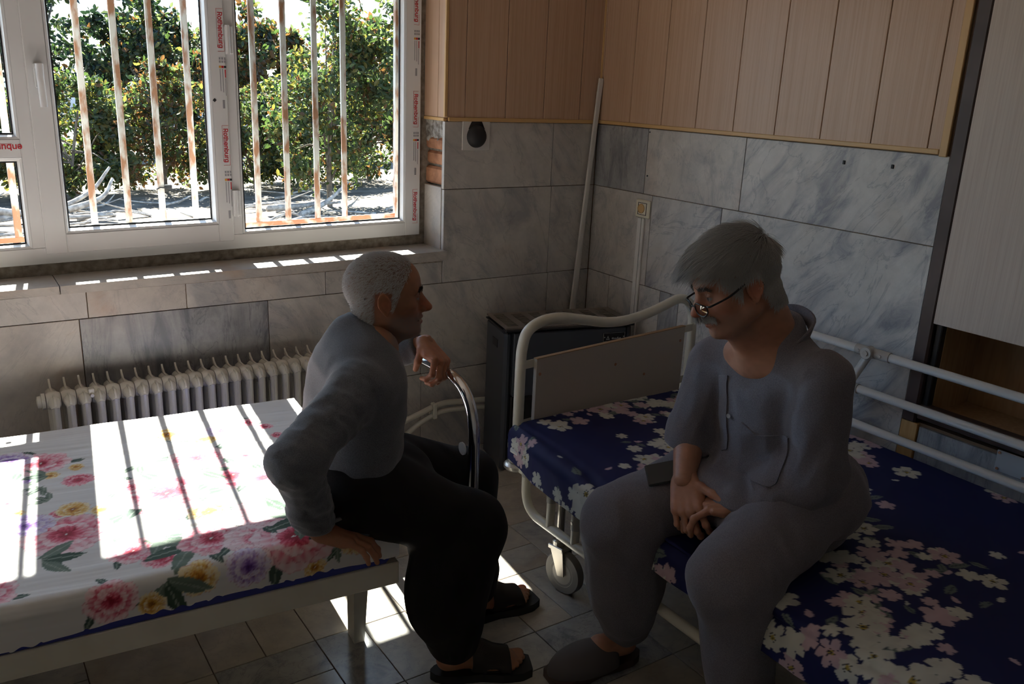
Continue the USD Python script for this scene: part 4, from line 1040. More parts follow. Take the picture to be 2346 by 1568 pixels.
def sdf_mesh(f, lo, hi, h, c=4, lip=1.5):
    """Surface nets of f < 0 on a grid of step h; fine values only near the surface."""
    lo, hi = np.asarray(lo, float), np.asarray(hi, float)
    n = (np.ceil((hi - lo) / (h * c)).astype(int)) * c + 1
    nc = (n - 1) // c + 1
    g = np.stack(np.meshgrid(*[lo[k] + np.arange(nc[k]) * h * c for k in range(3)], indexing='ij'), -1).reshape(-1, 3).astype(np.float32)
    F0 = f(g).reshape(nc)
    cellmin = np.full(nc - 1, np.inf); sgn = F0[:-1, :-1, :-1]
    for a, b, d in np.ndindex(2, 2, 2):
        cellmin = np.minimum(cellmin, np.abs(F0[a:nc[0] - 1 + a, b:nc[1] - 1 + b, d:nc[2] - 1 + d]))
    near = cellmin < h * c * lip
    F = np.repeat(np.repeat(np.repeat(F0, c, 0), c, 1), c, 2)[:n[0], :n[1], :n[2]].astype(np.float32).copy()
    need = np.zeros(n, bool)
    blk = np.repeat(np.repeat(np.repeat(near, c, 0), c, 1), c, 2)
    for a, b, d in np.ndindex(2, 2, 2): need[a:n[0] - 1 + a, b:n[1] - 1 + b, d:n[2] - 1 + d] |= blk
    idx = np.argwhere(need)
    for s in range(0, len(idx), 400000):
        q = idx[s:s + 400000]; F[q[:, 0], q[:, 1], q[:, 2]] = f((lo + q * h).astype(np.float32))
    S = F < 0
    cnt = sum(S[a:n[0] - 1 + a, b:n[1] - 1 + b, d:n[2] - 1 + d].astype(np.int8) for a, b, d in np.ndindex(2, 2, 2))
    act = np.argwhere((cnt > 0) & (cnt < 8))
    corner = np.array(list(np.ndindex(2, 2, 2)))
    val = np.stack([F[act[:, 0] + a, act[:, 1] + b, act[:, 2] + d] for a, b, d in corner], 1)
    acc = np.zeros((len(act), 3)); k = np.zeros(len(act))
    for i in range(8):
        for j in range(i + 1, 8):
            if np.abs(corner[i] - corner[j]).sum() != 1: continue
            x = (val[:, i] < 0) != (val[:, j] < 0)
            t = np.where(x, val[:, i] / np.where(x, val[:, i] - val[:, j], 1), 0)
            acc += np.where(x[:, None], corner[i] + t[:, None] * (corner[j] - corner[i]), 0); k += x
    V = lo + (act + acc / k[:, None]) * h
    ids = np.full(n - 1, -1, np.int64); ids[tuple(act.T)] = np.arange(len(act))
    Q = []
    for ax in range(3):
        o1, o2 = [np.eye(3, dtype=int)[(ax + s) % 3] for s in (1, 2)]
        sl = [slice(1, -1)] * 3; sl[ax] = slice(0, -1); sl2 = [slice(1, -1)] * 3; sl2[ax] = slice(1, None)
        A, B = S[tuple(sl)], S[tuple(sl2)]
        e = np.argwhere(A != B); base = e + 1; base[:, ax] -= 1
        pos = A[tuple(e.T)]
        g4 = [ids[tuple((base - o1 - o2).T)], ids[tuple((base - o2).T)], ids[tuple(base.T)], ids[tuple((base - o1).T)]]
        q = np.stack(g4, 1); q = np.where(pos[:, None], q, q[:, ::-1]); Q.append(q)
    Q = np.vstack(Q); Q = Q[(Q >= 0).all(1)]
    return trimesh.Trimesh(V, np.vstack([Q[:, [0, 1, 2]], Q[:, [0, 2, 3]]]), process=False)

def relax(m, n=4):
    """A few rounds of Taubin smoothing."""
    trimesh.smoothing.filter_taubin(m, lamb=.5, nu=.53, iterations=n); return m

def unite(ms):
    import manifold3d as mf
    out = None
    for m in ms:
        q = mf.Manifold(mf.Mesh(np.asarray(m.vertices, np.float32), np.asarray(m.faces, np.uint32)))
        if q.is_empty(): return cat(ms)
        out = q if out is None else out + q
    q = out.to_mesh(); return trimesh.Trimesh(q.vert_properties[:, :3], q.tri_verts, process=False)

def rot_frame(fwd, up=(0, 0, 1)):
    """Columns: forward, left, up."""
    f = np.array(fwd, float); f /= np.linalg.norm(f)
    l = np.cross(up, f); l /= np.linalg.norm(l)
    return np.stack([f, l, np.cross(f, l)], 1)

def head_field(gaunt=0.0, nose=0.0, full=0.0):
    """Signed field of a man's head in its own frame: x forward, y left, z up, origin between the ears at eye height."""
    def f(p):
        q = p.copy(); q[:, 1] = np.abs(q[:, 1])
        d = ell_(p, (-.014, 0, .030), (.098, .076, .086))
        d = smin(d, ell_(p, (.030, 0, .036), (.062, .064, .062)), .03)
        d = smin(d, ell_(p, (.036, 0, -.030), (.052, .056 + .006 * full, .070)), .03)
        d = smin(d, cap_(q, (.004, .050 + .006 * full, -.058), (.060, .014, -.100), .020 + .006 * full, .019), .03)
        d = smin(d, ell_(q, (.052, .046, -.024), (.024, .022, .020)), .022)
        d = smin(d, cap_(q, (.088, .006, .017), (.076, .044, .022), .0095, .0085), .012)
        d = smin(d, ell_(p, (.076, 0, -.063), (.024, .030, .026)), .02)
        d = smin(d, ell_(p, (.082, 0, -.101), (.016, .020, .015)), .02)
        # eye sockets
        d = smax(d, -(np.linalg.norm(q - np.float32([.104, .033, -.001]), axis=1) - .0195), .014)
        d = smin(d, np.linalg.norm(q - np.float32([.0755, .0325, -.002]), axis=1) - .0128, .003)
        lid = smax(np.linalg.norm(q - np.float32([.0765, .0325, -.001]), axis=1) - .0142, -(p[:, 2] - .0035 + .0 * p[:, 0]), .002)
        d = smin(d, lid, .003)
        low = smax(np.linalg.norm(q - np.float32([.0755, .0325, -.003]), axis=1) - .0137, p[:, 2] + .0085, .002)
        d = smin(d, low, .004)
        # cheeks: hollow on a gaunt face
        if gaunt: d = smax(d, -(np.linalg.norm(q - np.float32([.062, .092, -.062]), axis=1) - .040), .03)
        # nose
        n = cap_(p, (.0865, 0, .010), (.116 + nose, 0, -.033), .0075, .0105)
        n = smin(n, cap_(p, (.090, 0, -.006), (.104, 0, -.036), .011, .012), .012)
        n = smin(n, np.linalg.norm(q - np.float32([.100, .0135, -.0375]), axis=1) - .0085, .008)
        d = smin(d, n, .010)
        d = smax(d, -cap_(q, (.106, .0065, -.0475), (.100, .007, -.040), .0038, .003), .003)
        # lips and mouth
        d = smin(d, cap_(q, (.0985, .000, -.0605), (.084, .024, -.0645), .0062, .0035), .006)
        d = smin(d, cap_(q, (.0970, .000, -.0735), (.084, .022, -.0680), .0068, .0035), .006)
        d = smax(d, -cap_(q, (.1040, .0, -.0665), (.086, .026, -.0665), .0022, .0012), .004)
        d = smax(d, -cap_(q, (.098, .020, -.046), (.082, .038, -.068), .0022, .0018), .010)
        # ears
        e = q - np.float32([-.012, .0775, -.012])
        ca, sa = math.cos(.22), math.sin(.22)
        ex, ez = e[:, 0] * ca + e[:, 2] * sa, -e[:, 0] * sa + e[:, 2] * ca
        ey = e[:, 1] - .006 + .28 * ex
        w = np.where(ez > 0, .0185, .0185 + .28 * ez)
        k = np.sqrt((ex / np.maximum(w, .006)) ** 2 + (ez / .033) ** 2)
        ear = np.maximum((k - 1) * .012, np.abs(ey) - .0042)
        ear = smax(ear, -np.maximum(np.maximum((np.sqrt(((ex - .002) / np.maximum(w * .62, .004)) ** 2 + ((ez - .001) / .022) ** 2) - 1) * .010, -(ey - .0002)), -.02 - 0 * ey), .003)
        ear = smin(ear, cap_(q, (.002, .080, -.022), (.002, .079, -.012), .0042, .004), .003)
        d = smin(d, ear, .005)
        return d
    return f

def hand_prims(W, F, N, S, bend, spread=(.22, .06, -.08, -.22), thumb=None, scale=1.0, arm=None):
    """Capsules of a hand: wrist W, F to the fingers, N the back of the hand, S the thumb's side.
    bend: per finger the three joint angles (towards the palm); thumb: three points in (F, N, S) metres."""
    W, F, N, S = map(lambda v: np.array(v, float), (W, F, N, S))
    F = F / np.linalg.norm(F); N = N - F * (N @ F); N /= np.linalg.norm(N); S0 = S; S = np.cross(N, F); S = S * np.sign(S @ S0)
    at = lambda f, n, s: W + scale * (F * f + N * n + S * s)
    caps = []
    kn = [(.088, .030), (.093, .009), (.088, -.012), (.079, -.031)]
    rad = [.0098, .0100, .0094, .0083]
    for (f, s), r in zip(kn, rad):
        caps.append((at(.0, -.002, s * .62), at(f, 0.0, s), .0150, .0118))
        caps.append((at(.012, -.008, s * .8), at(f - .014, -.007, s), .0130, .0105))
    caps.append((at(.012, -.006, .026), at(.058, -.010, .036), .0135, .0105))
    back = -F if arm is None else (np.array(arm, float) - W) / np.linalg.norm(np.array(arm, float) - W)
    for o_ in (.010, -.010): caps.append((at(.0, 0, o_) + back * .075, at(.0, -.002, o_ * 1.2), .0225, .0182))
    Ls = [(.043, .026, .021), (.048, .030, .022), (.044, .028, .022), (.034, .021, .019)]
    fingers = []
    for k in range(4):
        f, s = kn[k]; P = at(f, -.001, s); a = 0.0
        side = math.cos(spread[k]) * F + math.sin(spread[k]) * S
        ch = []
        for j in range(3):
            a += bend[k][j]
            d = side * math.cos(a) - N * math.sin(a)
            Q = P + d * Ls[k][j] * scale
            ch.append((P, Q, rad[k] * (1 - .10 * j) * scale, rad[k] * (1 - .10 * (j + 1)) * scale)); P = Q
        fingers.append(ch)
    if thumb is None: thumb = [(.026, -.004, .034), (.055, -.008, .056), (.082, -.010, .064)]
    T = [at(.010, -.006, .022)] + [at(*t) for t in thumb]
    fingers.append([(T[0], T[1], .0145 * scale, .0125 * scale), (T[1], T[2], .0118 * scale, .0105 * scale), (T[2], T[3], .0105 * scale, .0085 * scale)])
    return caps, fingers
def hand_field(prims):
    caps, fingers = prims
    def f(p):
        d = uni([cap_(p, *c) for c in caps], .010)
        for ch in fingers:
            e = uni([cap_(p, *c) for c in ch], .004)
            for a, b, ra, rb in ch[:-1]: e = smin(e, np.linalg.norm(p - b.astype(np.float32), axis=1) - rb * 1.04, .004)
            d = smin(d, e, .0045)
        return d
    return f
def prim_bounds(prims, pad=.025):
    P = np.array([q for c in prims[0] for q in c[:2]] + [q for ch in prims[1] for c in ch for q in c[:2]])
    return P.min(0) - pad, P.max(0) + pad

def curves(parent, name, strands, widths, mat_, label=None):
    path = numbered(parent, name); root = '/'.join(parent.split('/')[:3]); o = ORIGIN[root]
    bc = UsdGeom.BasisCurves.Define(stage, path)
    n, k = strands.shape[:2]
    bc.CreatePointsAttr(Vt.Vec3fArray.FromNumpy((strands - o).reshape(-1, 3).astype(np.float32)))
    bc.CreateCurveVertexCountsAttr(Vt.IntArray.FromNumpy(np.full(n, k, np.int32)))
    bc.CreateTypeAttr('linear')
    bc.CreateWidthsAttr(Vt.FloatArray.FromNumpy(np.broadcast_to(widths, (n, k)).astype(np.float32).ravel())); bc.SetWidthsInterpolation('vertex')
    UsdShade.MaterialBindingAPI.Apply(bc.GetPrim()).Bind(MAT[mat_]); tag(bc.GetPrim(), label)
    return path

def surface_samples(m, n, seed, keep=None):
    rng = np.random.default_rng(seed)
    if keep is not None:
        fm = keep(m.triangles_center); m = trimesh.Trimesh(m.vertices, m.faces[fm], process=False)
    area = m.area_faces; cum = np.cumsum(area); k = np.searchsorted(cum, rng.random(n) * cum[-1]).clip(0, len(area) - 1)
    r1, r2 = np.sqrt(rng.random(n)), rng.random(n); T = m.triangles[k]
    P = (1 - r1)[:, None] * T[:, 0] + (r1 * (1 - r2))[:, None] * T[:, 1] + (r1 * r2)[:, None] * T[:, 2]
    return P, m.face_normals[k]

def cast(f, P, D, steps=40, tmax=.4):
    """Points where rays from P along D first meet f = 0."""
    t = np.zeros(len(P))
    for _ in range(steps):
        t = np.minimum(t + .8 * f((P + D * t[:, None]).astype(np.float32)), tmax)
    return P + D * t[:, None]
def grad(f, P, e=.002):
    G_ = np.stack([f((P + e * np.eye(3)[k]).astype(np.float32)) - f((P - e * np.eye(3)[k]).astype(np.float32)) for k in range(3)], 1)
    return G_ / np.maximum(np.linalg.norm(G_, axis=1, keepdims=True), 1e-9)
def patch(f, poly, O, U, W_, D, out=.0025, inn=.003, h=.006):
    """A cloth piece of outline poly (in U, W_ about O) laid along D on the surface of f."""
    pg = sg.Polygon(poly); x0, y0, x1, y1 = pg.bounds
    pts, tri = trimesh.creation.triangulate_polygon(pg.segmentize(h), engine='earcut') if False else (None, None)
    gx_, gy_ = np.meshgrid(np.arange(x0, x1 + h, h), np.arange(y0, y1 + h, h), indexing='ij')
    inside = np.array([pg.contains(sg.Point(a, b)) for a, b in zip(gx_.ravel(), gy_.ravel())]).reshape(gx_.shape)
    # snap the cells: keep cells whose centre is inside, then pull their rim to the outline
    P2 = np.c_[gx_.ravel(), gy_.ravel()].copy()
    cx_, cy_ = gx_[:-1, :-1] + h / 2, gy_[:-1, :-1] + h / 2
    keep = np.array([pg.contains(sg.Point(a, b)) for a, b in zip(cx_.ravel(), cy_.ravel())]).reshape(cx_.shape)
    i = np.arange(gx_.size).reshape(gx_.shape)
    q = np.stack([i[:-1, :-1], i[1:, :-1], i[1:, 1:], i[:-1, 1:]], -1)[keep]
    used, inv = np.unique(q, return_inverse=True); q = inv.reshape(-1, 4); P2 = P2[used]
    e = np.sort(np.vstack([q[:, [k, (k + 1) % 4]] for k in range(4)]), 1); ue, ct = np.unique(e, axis=0, return_counts=True); rim = np.unique(ue[ct == 1])
    ext_ = pg.exterior
    for k in rim:
        s = ext_.interpolate(ext_.project(sg.Point(*P2[k]))); P2[k] = (s.x, s.y)
    O, U, W_, D = (np.array(v, float) for v in (O, U, W_, D))
    P3 = O + P2[:, :1] * U + P2[:, 1:] * W_
    H = cast(f, P3, np.tile(D, (len(P3), 1)))
    N_ = grad(f, H)
    top, bot = H + N_ * out, H - N_ * inn
    T = np.vstack([q[:, [0, 1, 2]], q[:, [0, 2, 3]]]); n = len(P2)
    nrm = np.cross(top[T[:, 1]] - top[T[:, 0]], top[T[:, 2]] - top[T[:, 0]]).sum(0)
    if nrm @ D > 0: T = T[:, ::-1]
    de = np.vstack([T[:, [0, 1]], T[:, [1, 2]], T[:, [2, 0]]]); key = {tuple(x) for x in de.tolist()}
    be = [x for x in de.tolist() if (x[1], x[0]) not in key]
    side = [t for a, b in be for t in ((b, a, a + n), (b, a + n, b + n))]
    return trimesh.Trimesh(np.vstack([top, bot]), np.vstack([T, T[:, ::-1] + n, np.array(side)]), process=False)
painted('skin', .48, (420, .25), spec=.42, extra={"subsurface_weight": .08, "subsurface_radius": (.012, .004, .002), "subsurface_scale": 1.0})
mat('hair_white', {"h": ("hair_info", {}), "r": ("rgb_ramp", {"ramp": [(0, (.46, .45, .45)), (1, (.74, .73, .73))]}), "oi": ("white_noise_texture", {"dimensions": "1D"}), "p": ("principled_bsdf", {"roughness": .45, "specular_ior_level": .4})},
    [("h.index", "oi.w"), ("oi.value", "r.fac"), ("r.color", "p.base_color")])
mat('hair_grey', {"h": ("hair_info", {}), "r": ("rgb_ramp", {"ramp": [(0, (.13, .12, .11)), (.45, (.33, .315, .30)), (1, (.68, .665, .65))]}), "oi": ("white_noise_texture", {"dimensions": "1D"}), "p": ("principled_bsdf", {"roughness": .4, "specular_ior_level": .5})},
    [("h.index", "oi.w"), ("oi.value", "r.fac"), ("r.color", "p.base_color")])
mat('hair_dark', {"h": ("hair_info", {}), "r": ("rgb_ramp", {"ramp": [(0, (.03, .024, .02)), (1, (.15, .13, .11))]}), "oi": ("white_noise_texture", {"dimensions": "1D"}), "p": ("principled_bsdf", {"roughness": .45})},
    [("h.index", "oi.w"), ("oi.value", "r.fac"), ("r.color", "p.base_color")])
def cloth_mat(name, c1, c2, scale, rough=.85, sheen=.25, bump=.35):
    mat(name, {"g": ("geometry", {}), "n": ("noise_texture", {"scale": scale, "detail": 3.0}), "r": ("rgb_ramp", {"ramp": [(.35, c1), (.65, c2)]}),
               "b": ("bump", {"strength": bump, "distance": .0012}), "p": ("principled_bsdf", {"roughness": rough, "sheen_weight": sheen, "sheen_roughness": .5, "specular_ior_level": .25})},
        [("g.position", "n.vector"), ("n.fac", "r.fac"), ("r.color", "p.base_color"), ("n.fac", "b.height"), ("b.normal", "p.normal")])
cloth_mat('grey_knit', (.095, .100, .115), (.14, .147, .165), 420)
cloth_mat('black_cotton', (.0065, .0055, .0065), (.011, .0095, .011), 300, sheen=.03)
cloth_mat('grey_suiting', (.135, .122, .138), (.18, .165, .183), 380, sheen=.12)
plain('eyeglass_frame', (.012, .010, .012), .3)
plain('button_pearl', (.42, .40, .40), .25)
plain('phone_black', (.012, .012, .014), .2)
plain('slipper_grey', (.10, .085, .085), .7, bump=(200, .3))
plain('slipper_brown', (.07, .042, .034), .6)
plain('nail', (.52, .33, .25), .35)

def ridged(p, s, seed=0, o=3):
    return 1 - np.abs(2 * fbm(p * np.asarray(s, np.float32), o, seed) - 1)
def along(p, d, k):
    """Squeezes p along d by k, so that noise runs in streaks along d."""
    d = np.array(d, np.float32); d /= np.linalg.norm(d)
    return p - np.outer(p @ d, d) * (1 - k)

def foot_field(p):
    d = cap_(p, (.032, 0, .034), (.12, 0, .044), .031, .032)
    d = smin(d, cap_(p, (.12, 0, .042), (.195, .006, .020), .032, .022), .03)
    d = smin(d, ell_(p, (.175, 0, .022), (.055, .044, .020)), .03)
    d = smin(d, cap_(p, (.050, 0, .06), (.046, 0, .17), .036, .037), .03)
    for k, (y, L, r) in enumerate(((.030, .258, .0125), (.010, .262, .0092), (-.008, .252, .0085), (-.023, .240, .0080), (-.036, .226, .0080))):
        t = smin(cap_(p, (.19, y * .9, .018), (L - .018, y, .016), r, r), np.linalg.norm(p - np.float32([L - .010, y, .0135]), axis=1) - r * 1.02, .006)
        d = smin(d, t, .006)
    return d
def sole_mesh(L=.285, w=1.0, h=.026, lip=0.0, flip=1):
    t = np.linspace(0, 2 * np.pi, 60, endpoint=False)
    x = L * (.5 - .5 * np.cos(t)) - .012
    prof = np.interp(x / L, [-.05, .0, .08, .25, .45, .68, .85, .96, 1.0], [.0, .018, .030, .034, .033, .047, .046, .030, .012])
    y = np.sign(np.sin(t)) * prof * w; y[[0, 30]] = 0
    pg = sg.Polygon(np.c_[x, y * 1.0]).buffer(.006).buffer(-.002)
    m = trimesh.creation.extrude_polygon(pg, h, engine='earcut'); return m

def put(f, R, c, s=1.0):
    R, c = np.asarray(R, np.float32), np.asarray(c, np.float32)
    return lambda p: f(((p - c) @ R / s).astype(np.float32)) * s
def put_mesh(m, R, c, s=1.0):
    return trimesh.Trimesh(m.vertices * s @ np.asarray(R).T + c, m.faces, process=False)

def head_colors(V, q, hairmask, seed, base, beard=None, beard_amt=0.0):
    n = fbm(V * 60, 3, seed)[:, None]; c = np.array(base)[None] * (.82 + .36 * n)
    aq = np.abs(q[:, 1])
    def blob(ctr, r): return np.exp(-(((q[:, 0] - ctr[0]) ** 2 + (aq - ctr[1]) ** 2 + (q[:, 2] - ctr[2]) ** 2) / r ** 2))[:, None]
    red = np.clip(blob((.108, 0, -.034), .022) * .9 + blob((-.012, .084, -.012), .030) * .8 + blob((.07, .045, -.035), .028) * .35, 0, 1)
    c = c * (1 - red * np.array([[-.10, .28, .30]]))
    lips = np.clip(blob((.094, 0, -.0605), .013) + blob((.094, 0, -.073), .013), 0, 1) * ((q[:, 0] > .078))[:, None]
    c = c * (1 - lips * np.array([[.15, .42, .40]]))
    sock = blob((.090, .033, -.004), .016); c = c * (1 - .35 * sock)
    eye = (np.linalg.norm(np.c_[q[:, 0] - .0755, aq - .0325, q[:, 2] + .002], axis=1) < .0132) & (q[:, 2] < .0030) & (q[:, 2] > -.0080)
    c[eye] = (.24, .21, .19)
    iris = eye & (np.abs(aq - .0325) < .0052) & (np.abs(q[:, 2] + .002) < .0052) & (q[:, 0] > .08)
    c[iris] = (.035, .022, .016)
    if beard is not None:
        m = np.clip((-.040 - q[:, 2]) / .02, 0, 1) * np.clip((q[:, 0] + .01) / .02, 0, 1) * np.clip((q[:, 2] + .14) / .02, 0, 1) * (1 - lips[:, 0])
        m *= .5 + fbm(V * 900, 2, seed + 3)
        c = c * (1 - beard_amt * m[:, None]) + np.array(beard) * beard_amt * m[:, None]
    c = np.where(hairmask[:, None] > .5, c * .55 + np.array([[.14, .135, .13]]), c)
    return np.clip(c, 0, 1)

def skin_plain(V, seed, base):
    n = fbm(V * 70, 3, seed)[:, None]; v = ridged(V, 55, seed + 1)[:, None]
    return np.array(base)[None] * (.80 + .30 * n + .10 * v) * np.array([[1.0, .99, .98]])

# ------------------------------------------------------------------ man in the grey pullover
M1 = thing('person', 'man with short white hair in grey turtleneck pullover, black trousers, gripping the chrome rail', 'person', (-1.78, -1.28, 0))
SK1 = (.36, .165, .095)
HC1, HR1, HS1 = V3(-1.671, -1.259, 1.112), rot_frame((.945, -.33, -.015), (.02, .05, 1)), .905
_hf1 = head_field(gaunt=1, nose=.004)
def f_head1(p):
    q = ((p - HC1.astype(np.float32)) @ HR1.astype(np.float32) / np.float32(HS1)).astype(np.float32)
    d = _hf1(q)
    nk = cap_(q, (-.030, 0, -.040), (-.062, .0, -.165), .056, .060)
    nk = smin(nk, cap_(q, (.035, 0, -.085), (-.03, 0, -.16), .032, .045), .03)
    return smin(d, nk, .025) * HS1
head1 = sdf_mesh(f_head1, HC1 - .17, HC1 + .145, .0026)
# hands
E1R, S1R = V3(-2.012, -1.535, .848), V3(-1.815, -1.415, .935)
E1L, S1L = V3(-1.565, -.860, .800), V3(-1.715, -1.130, .940)
W1R = V3(-1.930, -1.432, .618)
h1r = hand_prims(W1R, (.72, -.22, -.30), (.12, -.18, 1), (-.15, .9, 0), [(.25, .45, .30), (.22, .42, .30), (.20, .42, .30), (.18, .45, .30)], thumb=[(.030, -.008, .036), (.058, -.016, .050), (.080, -.022, .050)], arm=E1R)
W1L = V3(-1.428, -1.022, .893)
h1l = hand_prims(W1L, (.10, -.90, -.42), (.42, -.25, .86), (-.9, -.2, .1), [(.85, 1.05, .7), (.80, 1.10, .7), (.78, 1.10, .7), (.75, 1.05, .7)], spread=(.16, .04, -.06, -.14), thumb=[(.030, -.012, .034), (.050, -.040, .040), (.052, -.066, .030)], arm=E1L)
hands1 = [sdf_mesh(hand_field(h), *prim_bounds(h), .0030) for h in (h1r, h1l)]
ft1 = []
for heel, d in ((V3(-1.560, -1.352, .024), (.92, -.39, 0)), (V3(-1.372, -1.165, .024), (.985, -.06, 0))):
    ft1.append((rot_frame(d), heel))
foot_m = sdf_mesh(foot_field, (-.02, -.07, -.01), (.29, .07, .19), .0035)
feet1 = [put_mesh(foot_m, R, c) for R, c in ft1]
LEG1 = [((-1.80, -1.38, .66), (-1.490, -1.415, .500), ft1[0][1] + ft1[0][0] @ V3(.046, 0, .12)), ((-1.78, -1.18, .66), (-1.345, -1.145, .490), ft1[1][1] + ft1[1][0] @ V3(.046, 0, .12))]
def f_core1(p):
    d = sweep_(p, [((-1.80, -1.28, .63), .135, .10), ((-1.77, -1.28, .80), .135, .095), ((-1.745, -1.28, .92), .15, .085), ((-1.735, -1.275, .985), .09, .06), (HC1 + HR1 @ V3(-.045, 0, -.12), .05, .05)], (.05, 1, 0))
    for S_, E_, W_ in ((S1R, E1R, W1R), (S1L, E1L, W1L)):
        d = smin(d, cap_(p, S_, E_, .045, .036), .03); d = smin(d, cap_(p, E_, W_, .035, .024), .02)
    for H_, K_, A_ in LEG1:
        d = smin(d, cap_(p, H_, K_, .070, .050), .04); d = smin(d, cap_(p, K_, A_, .048, .036), .03)
    return d
core1 = sdf_mesh(f_core1, (-2.16, -1.66, .06), (-1.14, -.75, 1.10), .012)
body1 = unite([core1, head1] + hands1 + feet1)
q1 = (body1.vertices - HC1) @ HR1 / HS1
inhead = (np.abs(q1) < .16).all(1)
def hairline1(q):
    ay = np.abs(q[:, 1])
    top = np.interp(q[:, 2], [-.09, -.06, -.03, -.005, .02, .05, .075, .10, .13], [-.055, -.030, .018, .026, .032, .046, .062, .066, .07])
    ear = (np.abs(q[:, 0] + .012) < .024) & (np.abs(q[:, 2] + .012) < .036)
    return (q[:, 0] < top) & (q[:, 2] > -.085) & ~ear & ~((ay > .078)) & ~((q[:, 2] < -.030) & (q[:, 0] > -.035))
hm = hairline1(q1) & inhead
col1 = skin_plain(body1.vertices, 5, SK1)
col1[inhead] = head_colors(body1.vertices[inhead], q1[inhead], hm[inhead].astype(float), 11, SK1, (.20, .185, .175), .55)
part(M1, 'body', body1, 'skin', col=col1)
# short hair, lying back along the skull
def hair_short(parent, headm, HC, HR, HS, line, n, length, seed, mat_, width, lift=.45):
    P, N_ = surface_samples(headm, n, seed, lambda c: line((c - HC) @ HR / HS))
    rng = np.random.default_rng(seed + 1)
    flow = (np.array([-.75, 0, -.55])[None] * np.ones((len(P), 1))) @ HR.T + rng.normal(0, .28, (len(P), 3))
    flow -= N_ * (flow * N_).sum(1, keepdims=True); flow /= np.linalg.norm(flow, axis=1, keepdims=True)
    L = length * rng.uniform(.65, 1.25, (len(P), 1))
    st = [P - N_ * .001]
    for t in (.4, .75, 1.0): st.append(P + N_ * L * (lift * t * (1.25 - .5 * t)) + flow * L * t * .85)
    return curves(parent, 'hair', np.stack(st, 1), np.array([width, width * .9, width * .7, width * .3]), mat_)
hair_short(M1, head1, HC1, HR1, HS1, hairline1, 11000, .0135, 40, 'hair_white', .00085)
def brow(parent, f, HC, HR, HS, n, seed, mat_, z0=.0195, L=.009, bushy=.004, w=.0007):
    rng = np.random.default_rng(seed); st = []
    for s in (-1, 1):
        t = rng.random(n); y = s * (.011 + .040 * t); z = z0 + .006 * np.sin(t * 2.4) - .004 * t ** 2 + rng.normal(0, .0020, n)
        P = HC + (np.c_[np.full(n, .13), y, z] * HS) @ HR.T
        H = cast(f, P, np.tile(HR @ V3(-1, 0, 0), (n, 1))); N_ = grad(f, H)
        fl = HR @ V3(0, s * .8, .25); d = fl[None] + rng.normal(0, .3, (n, 3)); d -= N_ * (d * N_).sum(1, keepdims=True); d /= np.linalg.norm(d, axis=1, keepdims=True)
        ln = L * rng.uniform(.6, 1.2, (n, 1))
        st.append(np.stack([H - N_ * .0008, H + N_ * bushy * .7 + d * ln * .5, H + N_ * bushy + d * ln], 1))
    return curves(parent, 'eyebrow', np.vstack(st), np.array([w, w * .8, w * .3]), mat_)
brow(M1, f_head1, HC1, HR1, HS1, 260, 50, 'hair_dark')

NK1 = HC1 + HR1 @ V3(-.058, 0, -.165)
def f_sweat0(p):
    d = sweep_(p, [((-1.805, -1.285, .585), .172, .115), ((-1.795, -1.285, .665), .176, .120), ((-1.782, -1.283, .76), .166, .114), ((-1.765, -1.283, .86), .166, .112), ((-1.752, -1.283, .925), .160, .098), ((-1.742, -1.280, .970), .110, .072), (NK1, .060, .058)], (.06, 1, 0))
    d = smin(d, cap_(p, (-1.755, -1.300, .950), S1R, .060, .060), .05)
    d = smin(d, cap_(p, (-1.740, -1.260, .950), S1L, .060, .060), .05)
    d = smin(d, ell_(p, (-1.795, -1.290, .935), (.058, .12, .080)), .05)
    w1 = W1R + (E1R - W1R) * .10; w2 = W1L + (E1L - W1L) * .12
    a = smin(cap_(p, S1R, E1R, .060, .049), cap_(p, E1R, w1, .050, .038), .035)
    b = smin(cap_(p, S1L, E1L, .058, .050), cap_(p, E1L, w2, .052, .041), .035)
    # folds: rings on the sleeves, slanting ones round the waist
    ra = ridged(along(p, E1R - S1R, 2.6), (14, 14, 14), 3) - .62
    d = smin(d, a - .015 * ra * np.clip((p[:, 2] - .60) / .05, 0, 1), .022)
    d = smin(d, b - .008 * (ridged(along(p, W1L - E1L, 3.2), (16, 16, 16), 6) - .62), .022)
    wf = np.exp(-((p[:, 2] - .66) / .085) ** 2)
    d = d - .024 * wf * (ridged(p @ np.array([[1, 0, 0], [0, 1, .0], [.75, .5, 3.0]], np.float32), (6, 6, 6), 9) - .62)
    d = d - .010 * (ridged(p, (7, 7, 9), 13) - .6)
    # cut at cuffs and hem
    for wv, ev in ((w1, E1R), (w2, E1L)):
        ax = ((wv - ev) / np.linalg.norm(wv - ev)).astype(np.float32)
        near = np.linalg.norm(p - wv.astype(np.float32), axis=1) < .085
        d = np.where(near, smax(d, (p - wv.astype(np.float32)) @ ax - .002, .004), d)
    hem = .585 + .045 * (p[:, 0] + 1.79) / .12 + .006 * np.sin(p[:, 1] * 40)
    tors = np.abs(p[:, 1] + 1.285) < .20
    d = np.where(tors & (p[:, 0] > -1.93), smax(d, hem - p[:, 2], .008), d)
    # turned collar
    ca, cb = NK1 - HR1 @ V3(-.004, 0, .02), HC1 + HR1 @ V3(-.036, 0, -.078)
    ax = ((cb - ca) / np.linalg.norm(cb - ca)).astype(np.float32)
    c = smax(cap_(p, ca, cb, .070, .064), (p - cb.astype(np.float32)) @ (HR1 @ V3(.47, 0, .88)).astype(np.float32) - .004, .006)
    c = c - .0022 * (ridged(along(p, ax, 3), (20, 20, 20), 4) - .6)
    return smin(d, c, .010)
